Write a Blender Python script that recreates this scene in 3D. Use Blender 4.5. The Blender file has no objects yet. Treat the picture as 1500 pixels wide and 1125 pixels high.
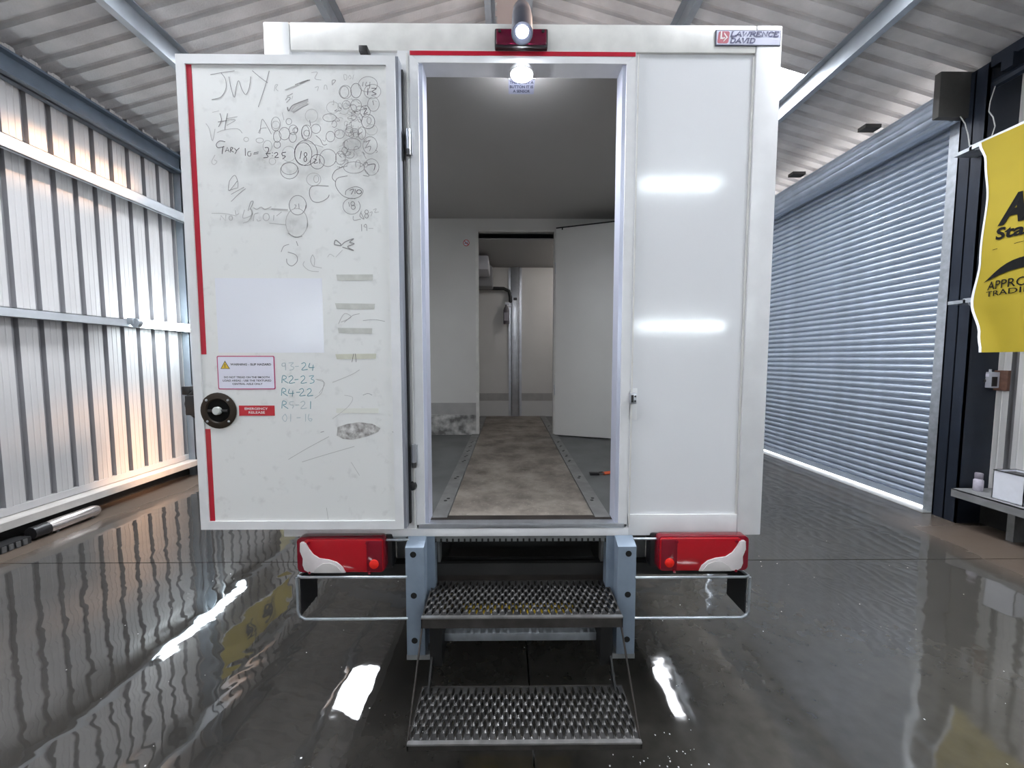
import bpy, bmesh, math, random
from mathutils import Vector
random.seed(7)
S = bpy.context.scene
COL = S.collection
PI = math.pi

# ------------------------------------------------------------------ camera, sky, sun, exposure
cd = bpy.data.cameras.new('camera'); cam = bpy.data.objects.new('camera', cd); COL.objects.link(cam)
cd.sensor_width = 36.0; cd.lens = 36.0 * 560.0 / 1500.0; cd.clip_start = 0.02
cam.location = (0, 0, 1.6)
cam.rotation_euler = (math.radians(90 - 3.78), 0, math.radians(-0.5))
S.camera = cam

W = bpy.data.worlds.new('overcast_sky'); S.world = W; W.use_nodes = True
bg = W.node_tree.nodes['Background']
bg.inputs[0].default_value = (0.92, 0.95, 1.0, 1); bg.inputs[1].default_value = 11.0

sd = bpy.data.lights.new('low_sun', 'SUN'); sd.energy = 9.0; sd.color = (1.0, 0.56, 0.30); sd.angle = math.radians(8)
sun = bpy.data.objects.new('low_sun', sd); COL.objects.link(sun)
sun.rotation_euler = Vector((-1.0, -0.4, -0.66)).to_track_quat('-Z', 'Y').to_euler()

S.view_settings.view_transform = 'Standard'; S.view_settings.look = 'None'
S.view_settings.gamma = 1.0; S.view_settings.use_curve_mapping = False
S.view_settings.exposure = 1.45
S.cycles.use_denoising = True
S.cycles.max_bounces = 8; S.cycles.diffuse_bounces = 5; S.cycles.glossy_bounces = 5
S.cycles.sample_clamp_indirect = 6.0

# ------------------------------------------------------------------ materials
MATS = {}
def mat(name, col, rough=0.5, metal=0.0, ior=1.5, var=0.0, vscale=4.0, vcol=None, bump=0.0, bscale=30.0,
        emit=None, estr=0.0, coat=0.0, rvar=0.0, trans=0.0, spec=0.5):
    if name in MATS: return MATS[name]
    m = bpy.data.materials.new(name); m.use_nodes = True
    nt = m.node_tree; p = nt.nodes['Principled BSDF']
    p.inputs['Base Color'].default_value = (*col, 1); p.inputs['Roughness'].default_value = rough
    p.inputs['Metallic'].default_value = metal; p.inputs['IOR'].default_value = ior
    p.inputs['Coat Weight'].default_value = coat; p.inputs['Coat Roughness'].default_value = 0.05
    p.inputs['Specular IOR Level'].default_value = spec
    if trans: p.inputs['Transmission Weight'].default_value = trans
    if var > 0 or bump > 0 or rvar > 0:
        tc = nt.nodes.new('ShaderNodeTexCoord')
    if var > 0:
        n = nt.nodes.new('ShaderNodeTexNoise'); n.inputs['Scale'].default_value = vscale; n.inputs['Detail'].default_value = 6
        nt.links.new(tc.outputs['Object'], n.inputs['Vector'])
        r = nt.nodes.new('ShaderNodeValToRGB'); r.color_ramp.elements[0].position = 0.35; r.color_ramp.elements[1].position = 0.68
        v2 = vcol if vcol else tuple(c * (1 - var) for c in col)
        r.color_ramp.elements[0].color = (*v2, 1); r.color_ramp.elements[1].color = (*col, 1)
        nt.links.new(n.outputs['Fac'], r.inputs['Fac']); nt.links.new(r.outputs['Color'], p.inputs['Base Color'])
    if rvar > 0:
        n = nt.nodes.new('ShaderNodeTexNoise'); n.inputs['Scale'].default_value = vscale * 1.7
        nt.links.new(tc.outputs['Object'], n.inputs['Vector'])
        mr = nt.nodes.new('ShaderNodeMapRange'); mr.inputs[3].default_value = max(0, rough - rvar); mr.inputs[4].default_value = rough + rvar
        nt.links.new(n.outputs['Fac'], mr.inputs[0]); nt.links.new(mr.outputs[0], p.inputs['Roughness'])
    if bump > 0:
        n = nt.nodes.new('ShaderNodeTexNoise'); n.inputs['Scale'].default_value = bscale; n.inputs['Detail'].default_value = 4
        nt.links.new(tc.outputs['Object'], n.inputs['Vector'])
        b = nt.nodes.new('ShaderNodeBump'); b.inputs['Strength'].default_value = bump; b.inputs['Distance'].default_value = 0.01
        nt.links.new(n.outputs['Fac'], b.inputs['Height']); nt.links.new(b.outputs['Normal'], p.inputs['Normal'])
    if emit:
        p.inputs['Emission Color'].default_value = (*emit, 1); p.inputs['Emission Strength'].default_value = estr
    MATS[name] = m
    return m

WHITE = mat('white_gel_panel', (0.775, 0.78, 0.80), 0.10, var=0.03, vscale=2.0, bump=0.02, bscale=45)
WTRIM = mat('white_painted_trim', (0.78, 0.78, 0.79), 0.3, var=0.08, vscale=9)
CREAM = mat('aged_white_trim', (0.74, 0.73, 0.70), 0.35, var=0.15, vscale=12)
ALU = mat('brushed_aluminium', (0.62, 0.64, 0.68), 0.32, 0.9, var=0.15, vscale=15)
LAV = mat('anodised_jamb', (0.62, 0.65, 0.78), 0.3, 0.35)
GREYED = mat('grey_door_edge', (0.36, 0.38, 0.43), 0.35, 0.6)
BLACK = mat('black_rubber', (0.012, 0.012, 0.013), 0.6)
BPLAST = mat('black_plastic', (0.018, 0.017, 0.018), 0.35)
UNDER = mat('dark_underbody', (0.02, 0.019, 0.018), 0.7, var=0.4, vscale=8)
RUSTY = mat('dark_brown_steel', (0.035, 0.028, 0.024), 0.55, 0.3, var=0.5, vscale=10)
REDTAPE = mat('red_reflective_tape', (0.48, 0.008, 0.03), 0.3, coat=0.3)
REDLENS = mat('red_lens', (0.42, 0.004, 0.012), 0.08, coat=0.6)
REDLENS2 = mat('dark_red_lens', (0.20, 0.003, 0.014), 0.08, coat=0.6)
REDSPOT = mat('bright_red_reflector', (0.85, 0.02, 0.012), 0.15, coat=0.4)
CLEARL = mat('frosted_white_lens', (0.72, 0.66, 0.66), 0.2, coat=0.4, var=0.1, vscale=15)
MAROON = mat('maroon_brake_lens', (0.14, 0.006, 0.03), 0.1, coat=0.6)
POSTB = mat('blue_grey_steel', (0.25, 0.31, 0.385), 0.4, 0.25, var=0.12, vscale=14)
GALV = mat('galvanised_steel', (0.50, 0.54, 0.58), 0.35, 0.75, var=0.25, vscale=18)
GALVD = mat('dull_galvanised', (0.30, 0.31, 0.31), 0.5, 0.5, var=0.3, vscale=10)
TREAD = mat('worn_tread_steel', (0.16, 0.157, 0.155), 0.40, 0.85, var=0.45, vscale=12, bump=0.1, bscale=80)
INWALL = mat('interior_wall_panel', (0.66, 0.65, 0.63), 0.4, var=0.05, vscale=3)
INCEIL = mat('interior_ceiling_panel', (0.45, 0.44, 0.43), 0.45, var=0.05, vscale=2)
KICK = mat('grey_kick_strip', (0.42, 0.41, 0.40), 0.5, var=0.15, vscale=10)
SIDEFL = mat('smooth_load_floor', (0.13, 0.135, 0.135), 0.45, var=0.3, vscale=5)
BANDY = mat('banner_yellow', (0.31, 0.235, 0.004), 0.75, var=0.06, vscale=4)
BANK = mat('banner_black_print', (0.008, 0.008, 0.008), 0.8, spec=0.1)
INK = mat('black_pencil', (0.11, 0.10, 0.11), 0.6)
INK2 = mat('grey_pencil', (0.27, 0.26, 0.26), 0.6)
INK3 = mat('faint_pencil', (0.48, 0.47, 0.46), 0.6)
TEAL = mat('teal_marker', (0.20, 0.42, 0.47), 0.6)
TEAL2 = mat('faint_teal_marker', (0.50, 0.58, 0.60), 0.6)
TEXTK = mat('label_black_print', (0.03, 0.03, 0.035), 0.5)
LABELW = mat('label_white', (0.75, 0.74, 0.84), 0.4)
LABELR = mat('label_red', (0.55, 0.015, 0.03), 0.4)
PINK = mat('label_pink_border', (0.52, 0.07, 0.19), 0.4)
WPRINT = mat('label_white_print', (0.8, 0.72, 0.72), 0.5)
WARNY = mat('warning_yellow', (0.75, 0.50, 0.05), 0.5)
TAPE = mat('old_masking_tape', (0.60, 0.60, 0.56), 0.55, var=0.15, vscale=30)
TAPE2 = mat('yellowed_tape', (0.66, 0.65, 0.54), 0.55, var=0.1, vscale=30)
TAPE3 = mat('faded_tape', (0.72, 0.72, 0.66), 0.5)
PALE = mat('clean_patch', (0.80, 0.81, 0.87), 0.25)
ADHES = mat('adhesive_residue', (0.72, 0.71, 0.69), 0.6, var=0.9, vscale=45, vcol=(0.22, 0.20, 0.19))
STEELB = mat('blue_steel_column', (0.018, 0.025, 0.040), 0.35, 0.3, var=0.2, vscale=6)
STEELBL = mat('slate_steel', (0.15, 0.19, 0.24), 0.4, 0.4, var=0.2, vscale=5)
PURL = mat('purlin_steel', (0.30, 0.33, 0.36), 0.4, 0.5, var=0.2, vscale=5)
BOXD = mat('dark_grey_cover', (0.055, 0.053, 0.05), 0.55, var=0.1, vscale=30)
CABLE = mat('grey_cable', (0.40, 0.40, 0.39), 0.5)
WOOD = mat('brown_wood_board', (0.20, 0.10, 0.07), 0.6, var=0.3, vscale=25)
ORANGE = mat('orange_webbing', (0.60, 0.10, 0.035), 0.7)
TUBE = mat('lit_tube', (0.9, 0.95, 1.0), 0.4, emit=(0.85, 0.95, 1.0), estr=17.5)
LED = mat('lit_led', (0.9, 0.95, 1.0), 0.4, emit=(0.88, 0.92, 1.0), estr=45.0)
DOME = mat('lit_dome', (0.9, 0.95, 1.0), 0.4, emit=(0.92, 0.95, 1.0), estr=330.0)
PLATEY = mat('number_plate_yellow', (0.75, 0.50, 0.03), 0.35)
CLEARP = mat('bottle_plastic', (0.55, 0.52, 0.60), 0.25, var=0.2, vscale=30)
WPLAST = mat('white_plastic', (0.72, 0.74, 0.80), 0.35, var=0.05, vscale=20)

def cladding_mat():
    m = mat('cladding_liner', (0.47, 0.462, 0.46), 0.38, var=0.05, vscale=1.5)
    return m
CLAD = cladding_mat()
def fibre_mat():
    m = mat('fibre_cement_sheet', (0.46, 0.455, 0.455), 0.85, var=0.25, vscale=3.0, bump=0.35, bscale=55)
    return m
FIBRE = fibre_mat()
SHUT = mat('shutter_galvanised', (0.46, 0.525, 0.62), 0.30, 0.5, var=0.16, vscale=7)

def rooflight_mat():
    m = bpy.data.materials.new('translucent_rooflight'); m.use_nodes = True
    nt = m.node_tree; nt.nodes.clear()
    o = nt.nodes.new('ShaderNodeOutputMaterial'); t = nt.nodes.new('ShaderNodeBsdfTransparent')
    t.inputs[0].default_value = (0.82, 0.83, 0.84, 1)
    d = nt.nodes.new('ShaderNodeBsdfTranslucent'); d.inputs[0].default_value = (0.9, 0.9, 0.9, 1)
    x = nt.nodes.new('ShaderNodeMixShader'); x.inputs[0].default_value = 0.12
    nt.links.new(t.outputs[0], x.inputs[1]); nt.links.new(d.outputs[0], x.inputs[2]); nt.links.new(x.outputs[0], o.inputs[0])
    return m
ROOFL = rooflight_mat()

def floor_mat():
    m = bpy.data.materials.new('wet_concrete'); m.use_nodes = True
    nt = m.node_tree; N = nt.nodes.new; L = nt.links.new; p = nt.nodes['Principled BSDF']
    g = N('ShaderNodeNewGeometry'); sep = N('ShaderNodeSeparateXYZ'); L(g.outputs['Position'], sep.inputs[0])
    def noise(scale, detail=4, dist=0.0):
        n = N('ShaderNodeTexNoise'); n.inputs['Scale'].default_value = scale; n.inputs['Detail'].default_value = detail
        n.inputs['Distortion'].default_value = dist; L(g.outputs['Position'], n.inputs['Vector']); return n
    def math_(op, a, b=None, c=None):
        q = N('ShaderNodeMath'); q.operation = op
        for i, v in enumerate((a, b, c)):
            if v is None: continue
            if isinstance(v, (int, float)): q.inputs[i].default_value = v
            else: L(v, q.inputs[i])
        return q.outputs[0]
    def rng(v, a, b, c, d):
        q = N('ShaderNodeMapRange'); q.interpolation_type = 'SMOOTHSTEP'
        L(v, q.inputs[0]); q.inputs[1].default_value = a; q.inputs[2].default_value = b; q.inputs[3].default_value = c; q.inputs[4].default_value = d
        return q.outputs[0]
    big = noise(0.9, 5, 0.4); fine = noise(14, 6)
    edge = math_('ADD', sep.outputs['X'], math_('MULTIPLY', math_('SUBTRACT', big.outputs['Fac'], 0.5), 0.5))
    dryL = rng(edge, -3.78, -4.08, 0, 1)      # drier, dusty strips along the two long walls
    dryR = math_('MULTIPLY', rng(edge, 3.55, 3.95, 0, 1), rng(sep.outputs['Y'], 4.0, 3.3, 0.15, 1))
    dry = math_('MAXIMUM', dryL, dryR)
    right = rng(sep.outputs['X'], -0.6, 2.0, 0, 1)
    r1 = N('ShaderNodeValToRGB'); e = r1.color_ramp.elements
    e[0].position = 0.3; e[0].color = (0.022, 0.021, 0.019, 1); e[1].position = 0.75; e[1].color = (0.05, 0.046, 0.041, 1)
    L(math_('ADD', math_('MULTIPLY', big.outputs['Fac'], 0.6), math_('MULTIPLY', fine.outputs['Fac'], 0.4)), r1.inputs['Fac'])
    r2 = N('ShaderNodeValToRGB'); e = r2.color_ramp.elements
    e[0].position = 0.3; e[0].color = (0.040, 0.038, 0.033, 1); e[1].position = 0.75; e[1].color = (0.072, 0.068, 0.059, 1)
    L(math_('ADD', math_('MULTIPLY', big.outputs['Fac'], 0.6), math_('MULTIPLY', fine.outputs['Fac'], 0.4)), r2.inputs['Fac'])
    m1 = N('ShaderNodeMix'); m1.data_type = 'RGBA'; L(right, m1.inputs['Factor']); L(r1.outputs[0], m1.inputs['A']); L(r2.outputs[0], m1.inputs['B'])
    m2 = N('ShaderNodeMix'); m2.data_type = 'RGBA'; L(dry, m2.inputs['Factor']); L(m1.outputs['Result'], m2.inputs['A']); m2.inputs['B'].default_value = (0.115, 0.088, 0.069, 1)
    L(m2.outputs['Result'], p.inputs['Base Color'])
    ro = math_('ADD', math_('MULTIPLY', right, 0.03), math_('MULTIPLY', dry, 0.28))
    ro = math_('ADD', ro, math_('MULTIPLY', rng(fine.outputs['Fac'], 0.55, 0.75, 0, 1), 0.03))
    L(math_('ADD', ro, 0.025), p.inputs['Roughness'])
    p.inputs['IOR'].default_value = 1.75
    w = noise(2.2, 2, 0.6); w2 = noise(7.0, 2)
    hgt = math_('ADD', w.outputs['Fac'], math_('MULTIPLY', w2.outputs['Fac'], 0.12))
    # trowel ripples on the right-hand half
    wv = N('ShaderNodeTexWave'); wv.wave_type = 'BANDS'; wv.bands_direction = 'DIAGONAL'; wv.inputs['Scale'].default_value = 3.4
    wv.inputs['Distortion'].default_value = 1.6; wv.inputs['Detail'].default_value = 2; L(g.outputs['Position'], wv.inputs['Vector'])
    hgt = math_('ADD', hgt, math_('MULTIPLY', math_('MULTIPLY', wv.outputs['Fac'], right), 0.0))
    b = N('ShaderNodeBump'); b.inputs['Strength'].default_value = 0.085; b.inputs['Distance'].default_value = 0.05
    L(hgt, b.inputs['Height']); L(b.outputs['Normal'], p.inputs['Normal'])
    return m
WETC = floor_mat()

def door_mat():
    m = bpy.data.materials.new('marked_door_panel'); m.use_nodes = True
    nt = m.node_tree; N = nt.nodes.new; L = nt.links.new; p = nt.nodes['Principled BSDF']
    p.inputs['Roughness'].default_value = 0.38
    g = N('ShaderNodeNewGeometry')
    base = (0.77, 0.77, 0.755, 1)
    prev = None
    n = N('ShaderNodeTexNoise'); n.inputs['Scale'].default_value = 11; n.inputs['Detail'].default_value = 6; L(g.outputs['Position'], n.inputs['Vector'])
    # graphite smudges: soft blobs at fixed places on the panel (centre x, centre z, half width, half height, strength)
    acc = None
    for (cx, cz, hw, hh, s) in ((-0.60, 2.48, 0.17, 0.34, 0.42), (-0.83, 2.40, 0.20, 0.13, 0.30), (-1.02, 2.40, 0.24, 0.09, 0.32),
                                (-0.93, 2.27, 0.22, 0.09, 0.26), (-0.80, 2.58, 0.13, 0.06, 0.30), (-0.87, 2.145, 0.08, 0.07, 0.34), (-1.02, 2.155, 0.22, 0.03, 0.22)):
        v = N('ShaderNodeVectorMath'); v.operation = 'SUBTRACT'; L(g.outputs['Position'], v.inputs[0]); v.inputs[1].default_value = (cx, 1.6, cz)
        v2 = N('ShaderNodeVectorMath'); v2.operation = 'DIVIDE'; L(v.outputs[0], v2.inputs[0]); v2.inputs[1].default_value = (hw, 10, hh)
        ln = N('ShaderNodeVectorMath'); ln.operation = 'LENGTH'; L(v2.outputs[0], ln.inputs[0])
        mr = N('ShaderNodeMapRange'); mr.interpolation_type = 'SMOOTHSTEP'; L(ln.outputs['Value'], mr.inputs[0])
        mr.inputs[1].default_value = 0.15; mr.inputs[2].default_value = 1.1; mr.inputs[3].default_value = s; mr.inputs[4].default_value = 0
        if acc is None: acc = mr.outputs[0]
        else:
            a = N('ShaderNodeMath'); a.operation = 'MAXIMUM'; L(acc, a.inputs[0]); L(mr.outputs[0], a.inputs[1]); acc = a.outputs[0]
    nr = N('ShaderNodeMapRange'); L(n.outputs['Fac'], nr.inputs[0]); nr.inputs[1].default_value = 0.35; nr.inputs[2].default_value = 0.7; nr.inputs[3].default_value = 0.25; nr.inputs[4].default_value = 1.25
    mu = N('ShaderNodeMath'); mu.operation = 'MULTIPLY'; L(acc, mu.inputs[0]); L(nr.outputs[0], mu.inputs[1])
    # general grime
    n2 = N('ShaderNodeTexNoise'); n2.inputs['Scale'].default_value = 24; n2.inputs['Detail'].default_value = 8; L(g.outputs['Position'], n2.inputs['Vector'])
    gr = N('ShaderNodeMapRange'); L(n2.outputs['Fac'], gr.inputs[0]); gr.inputs[1].default_value = 0.6; gr.inputs[2].default_value = 0.8; gr.inputs[3].default_value = 0; gr.inputs[4].default_value = 0.22
    ad = N('ShaderNodeMath'); ad.operation = 'ADD'; ad.use_clamp = True; L(mu.outputs[0], ad.inputs[0]); L(gr.outputs[0], ad.inputs[1])
    mx = N('ShaderNodeMix'); mx.data_type = 'RGBA'; L(ad.outputs[0], mx.inputs['Factor']); mx.inputs['A'].default_value = base; mx.inputs['B'].default_value = (0.22, 0.21, 0.20, 1)
    L(mx.outputs['Result'], p.inputs['Base Color'])
    return m
DOORP = door_mat()

def aisle_mat():
    m = bpy.data.materials.new('scuffed_aisle_floor'); m.use_nodes = True
    nt = m.node_tree; N = nt.nodes.new; L = nt.links.new; p = nt.nodes['Principled BSDF']
    g = N('ShaderNodeNewGeometry'); p.inputs['Roughness'].default_value = 0.6
    n = N('ShaderNodeTexNoise'); n.inputs['Scale'].default_value = 6; n.inputs['Detail'].default_value = 8; n.inputs['Roughness'].default_value = 0.65; L(g.outputs['Position'], n.inputs['Vector'])
    r = N('ShaderNodeValToRGB'); e = r.color_ramp.elements
    e[0].position = 0.34; e[0].color = (0.10, 0.082, 0.068, 1); e[1].position = 0.66; e[1].color = (0.27, 0.24, 0.205, 1)
    L(n.outputs['Fac'], r.inputs['Fac'])
    v = N('ShaderNodeTexVoronoi'); v.inputs['Scale'].default_value = 38; L(g.outputs['Position'], v.inputs['Vector'])
    mr = N('ShaderNodeMapRange'); L(v.outputs['Distance'], mr.inputs[0]); mr.inputs[1].default_value = 0.12; mr.inputs[2].default_value = 0.2; mr.inputs[3].default_value = 0.25; mr.inputs[4].default_value = 0
    mx = N('ShaderNodeMix'); mx.data_type = 'RGBA'; L(mr.outputs[0], mx.inputs['Factor']); L(r.outputs[0], mx.inputs['A']); mx.inputs['B'].default_value = (0.45, 0.43, 0.4, 1)
    L(mx.outputs['Result'], p.inputs['Base Color'])
    b = N('ShaderNodeBump'); b.inputs['Strength'].default_value = 0.3; b.inputs['Distance'].default_value = 0.004; L(n.outputs['Fac'], b.inputs['Height']); L(b.outputs['Normal'], p.inputs['Normal'])
    return m
AISLE = aisle_mat()

# ------------------------------------------------------------------ mesh builder
class MB:
    def __init__(s): s.v = []; s.f = []
    def add(s, v, f):
        o = len(s.v); s.v += [tuple(p) for p in v]; s.f += [tuple(i + o for i in q) for q in f]; return s
    def box(s, x0, x1, y0, y1, z0, z1):
        if x0 > x1: x0, x1 = x1, x0
        if y0 > y1: y0, y1 = y1, y0
        if z0 > z1: z0, z1 = z1, z0
        return s.add([(x0,y0,z0),(x1,y0,z0),(x1,y1,z0),(x0,y1,z0),(x0,y0,z1),(x1,y0,z1),(x1,y1,z1),(x0,y1,z1)],
                     [(0,3,2,1),(4,5,6,7),(0,1,5,4),(1,2,6,5),(2,3,7,6),(3,0,4,7)])
    def prism(s, poly, axis, d0, d1):
        """poly: 2D points; axis 'x': (y,z), 'y': (x,z), 'z': (x,y)"""
        def P(a, b, d): return {'x': (d, a, b), 'y': (a, d, b), 'z': (a, b, d)}[axis]
        n = len(poly)
        v = [P(a, b, d0) for a, b in poly] + [P(a, b, d1) for a, b in poly]
        f = [tuple(range(n)), tuple(range(2 * n - 1, n - 1, -1))] + [(i, i + n, (i + 1) % n + n, (i + 1) % n) for i in range(n)]
        return s.add(v, f)
    def tube(s, pts, r, n=8, cap=True):
        pts = [Vector(p) for p in pts]; rs = r if isinstance(r, (list, tuple)) else [r] * len(pts)
        up = None; rings = []
        for i, p in enumerate(pts):
            t = (pts[min(i + 1, len(pts) - 1)] - pts[max(i - 1, 0)]).normalized()
            if up is None: up = t.orthogonal().normalized()
            up = (up - t * up.dot(t))
            up = up.normalized() if up.length > 1e-6 else t.orthogonal().normalized()
            w = t.cross(up)
            rings.append([p + (up * math.cos(2*PI*k/n) + w * math.sin(2*PI*k/n)) * rs[i] for k in range(n)])
        v = [q for rg in rings for q in rg]; f = []
        for i in range(len(pts) - 1):
            for k in range(n):
                f.append((i*n + k, i*n + (k+1) % n, (i+1)*n + (k+1) % n, (i+1)*n + k))
        if cap: f += [tuple(range(n - 1, -1, -1)), tuple((len(pts) - 1) * n + k for k in range(n))]
        return s.add(v, f)
    def cyl(s, p0, p1, r, n=20, r1=None): return s.tube([p0, p1], [r, r if r1 is None else r1], n)
    def lathe(s, prof, c, n=24, axis='z', cap=True):
        """prof: (radius, height) pairs"""
        v = []; f = []
        for r, h in prof:
            for k in range(n):
                a = 2*PI*k/n; x, y = r*math.cos(a), r*math.sin(a)
                v.append({'z': (c[0]+x, c[1]+y, c[2]+h), 'y': (c[0]+x, c[1]+h, c[2]+y), 'x': (c[0]+h, c[1]+x, c[2]+y)}[axis])
        for i in range(len(prof) - 1):
            for k in range(n): f.append((i*n+k, i*n+(k+1) % n, (i+1)*n+(k+1) % n, (i+1)*n+k))
        if cap: f += [tuple(range(n-1, -1, -1)), tuple((len(prof)-1)*n+k for k in range(n))]
        return s.add(v, f)
    def grid(s, fn, nu, nv):
        v = [fn(i / nu, j / nv) for j in range(nv + 1) for i in range(nu + 1)]
        f = [(j*(nu+1)+i, j*(nu+1)+i+1, (j+1)*(nu+1)+i+1, (j+1)*(nu+1)+i) for j in range(nv) for i in range(nu)]
        return s.add(v, f)
    def build(s, name, m, parent=None, bev=0.0, seg=2, smooth=None, loc=None, fixn=True, solid=0.0):
        root = parent
        while root is not None and root.parent is not None: root = root.parent
        off = Vector(root.location) if root is not None else Vector((0, 0, 0))
        if loc is not None and root is None: off = Vector(loc)
        me = bpy.data.meshes.new(name)
        me.from_pydata([tuple(Vector(p) - off) for p in s.v], [], s.f)
        bm = bmesh.new(); bm.from_mesh(me)
        if fixn: bmesh.ops.recalc_face_normals(bm, faces=bm.faces)
        if solid: bmesh.ops.solidify(bm, geom=bm.faces[:], thickness=solid)
        if bev > 0:
            es = [e for e in bm.edges if len(e.link_faces) == 2 and e.calc_face_angle(0) > 0.6]
            bmesh.ops.bevel(bm, geom=es, offset=bev, segments=seg, affect='EDGES', profile=0.6, clamp_overlap=True)
        bm.to_mesh(me); bm.free()
        me.materials.append(m)
        if smooth is not None or bev > 0:
            me.shade_smooth(); me.set_sharp_from_angle(angle=math.radians(smooth if smooth else 40))
        o = bpy.data.objects.new(name, me); COL.objects.link(o)
        if parent is not None: o.parent = parent
        elif loc is not None: o.location = loc
        return o

def bx(name, m, parent, x0, x1, y0, y1, z0, z1, bev=0.0, **k): return MB().box(x0,x1,y0,y1,z0,z1).build(name, m, parent, bev, **k)
def tag(o, label, cat=None, group=None, kind=None):
    if label: o['label'] = label
    if cat: o['category'] = cat
    if group: o['group'] = group
    if kind: o['kind'] = kind
    return o
def empty(name, loc):
    o = bpy.data.objects.new(name, None); o.empty_display_size = 0.1; o.location = loc; COL.objects.link(o); return o
def shared(name, src, parent, loc):
    o = bpy.data.objects.new(name, src.data); o.parent = parent; o.location = loc; COL.objects.link(o); return o

def text_tris(body, offset=0.0, shear=0.0, spacing=1.0):
    c = bpy.data.curves.new('txt', 'FONT'); c.body = body; c.size = 1.0; c.offset = offset; c.shear = shear; c.space_character = spacing
    c.resolution_u = 3
    o = bpy.data.objects.new('txt', c); me = bpy.data.meshes.new_from_object(o)
    v = [(p.co.x, p.co.y) for p in me.vertices]; f = [tuple(p.vertices) for p in me.polygons]
    bpy.data.objects.remove(o); bpy.data.meshes.remove(me); bpy.data.curves.remove(c)
    return v, f
def put_text(mb, body, u0, u1, v0, v1, fn, offset=0.0, shear=0.0):
    """text stretched to the rectangle u0..u1, v0..v1, mapped into space by fn(u, v)"""
    v, f = text_tris(body, offset, shear)
    xs = [p[0] for p in v]; ys = [p[1] for p in v]
    ax, bx_, ay, by = min(xs), max(xs), min(ys), max(ys)
    mb.add([fn(u0 + (x - ax) / (bx_ - ax) * (u1 - u0), v0 + (y - ay) / (by - ay) * (v1 - v0)) for x, y in v], f)

def ribbon(mb, pts, w, fn, closed=False):
    """flat pen stroke of width w along 2D pts mapped by fn(u, v)"""
    n = len(pts)
    if n < 2: return
    L_, R_ = [], []
    for i in range(n):
        a = pts[(i - 1) % n] if (closed or i > 0) else pts[i]; b = pts[(i + 1) % n] if (closed or i < n - 1) else pts[i]
        dx, dy = b[0] - a[0], b[1] - a[1]; l = math.hypot(dx, dy) or 1e-9
        nx, ny = -dy / l * w / 2, dx / l * w / 2
        L_.append((pts[i][0] + nx, pts[i][1] + ny)); R_.append((pts[i][0] - nx, pts[i][1] - ny))
    v = [fn(*q) for q in L_] + [fn(*q) for q in R_]
    rng = range(n) if closed else range(n - 1)
    mb.add(v, [(i, (i + 1) % n, (i + 1) % n + n, i + n) for i in rng])
def curve_pts(pts, k=5):
    """Catmull-Rom through pts"""
    if len(pts) < 3: return list(pts)
    P = [pts[0]] + list(pts) + [pts[-1]]; out = []
    for i in range(1, len(P) - 2):
        for t in range(k):
            t /= k; q = []
            for d in (0, 1):
                a, b, c, e = P[i-1][d], P[i][d], P[i+1][d], P[i+2][d]
                q.append(0.5 * (2*b + (c-a)*t + (2*a-5*b+4*c-e)*t*t + (3*b-a-3*c+e)*t**3))
            out.append(tuple(q))
    out.append(pts[-1]); return out

# ================================================================== THE BUILDING
WL, WR = -4.41, 4.66          # inner faces of the long walls
Y0, Y1 = -2.95, 10.6          # end walls
RIDGE, SL = 5.58, 0.28        # ridge height, roof slope
def roofz(x): return RIDGE - SL * abs(x)

# ---- floor: concrete slabs with open joints
fl = MB().box(-4.9, 5.0, -3.3, 10.9, -0.16, -0.03).build('floor', GALVD)
tag(fl, 'wet grey concrete slab floor of the workshop', kind='structure')
JX, JY, JW = 0.10, 2.93, 0.004
for xa, xb in ((-4.9, JX - JW), (JX + JW, 5.0)):
    for ya, yb in ((-3.3, JY - JW - 3.0), (JY + JW - 3.0, JY - JW), (JY + JW, JY + 3.0 - JW), (JY + 3.0 + JW, 10.9)):
        bx('slab', WETC, fl, xa, xb, ya, yb, -0.03, 0.0)
gr = MB().box(5.0, 16, -8, 18, -0.2, -0.012).build('ground', mat('yard_concrete', (0.55, 0.54, 0.52), 0.8, var=0.2, vscale=2))
tag(gr, 'pale concrete yard outside the roller door', kind='structure')

# ---- profiled wall cladding
PITCH = 0.19
TROUGH = mat('rib_shade_grey', (0.30, 0.297, 0.31), 0.5, var=0.1, vscale=3)
def clad_sheet(z0, z1, n=5):
    prof = []
    for i in range(n):
        a = i * PITCH
        prof += [(a, 0), (a + 0.040, 0), (a + 0.044, -0.003), (a + 0.050, -0.003), (a + 0.054, 0), (a + 0.088, 0), (a + 0.092, -0.003),
                 (a + 0.098, -0.003), (a + 0.102, 0), (a + 0.134, 0), (a + 0.134, 0.045), (a + 0.186, 0.045), (a + 0.186, 0)]
    prof.append((n * PITCH, 0.0))
    return prof
def clad_wall(parent, along, face, sgn, a0, a1, z0, z1f):
    """sheets along axis 'y' (long walls) or 'x' (end walls); ribs recessed away from the room (sgn = outward direction)"""
    n = 5; w = n * PITCH; prof = clad_sheet(0, 1)
    k = math.ceil((a1 - a0) / w)
    for i in range(k):
        mb = MB(); b = a0 + i * w; v = []; f = []
        for (a, d) in prof:
            A = min(b + a, a1); D = face + sgn * d
            zt = z1f(A)
            for z in (z0, zt): v.append((D, A, z) if along == 'y' else (A, D, z))
        for j in range(len(prof) - 1):
            f.append((2*j, 2*j+2, 2*j+3, 2*j+1))
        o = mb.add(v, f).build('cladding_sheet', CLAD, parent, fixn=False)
        o.data.materials.append(TROUGH)                     # recessed rib faces coloured darker, painting in the shade of the recess
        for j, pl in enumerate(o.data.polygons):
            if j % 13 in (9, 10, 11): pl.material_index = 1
zt_side = lambda a: 4.36
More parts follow.
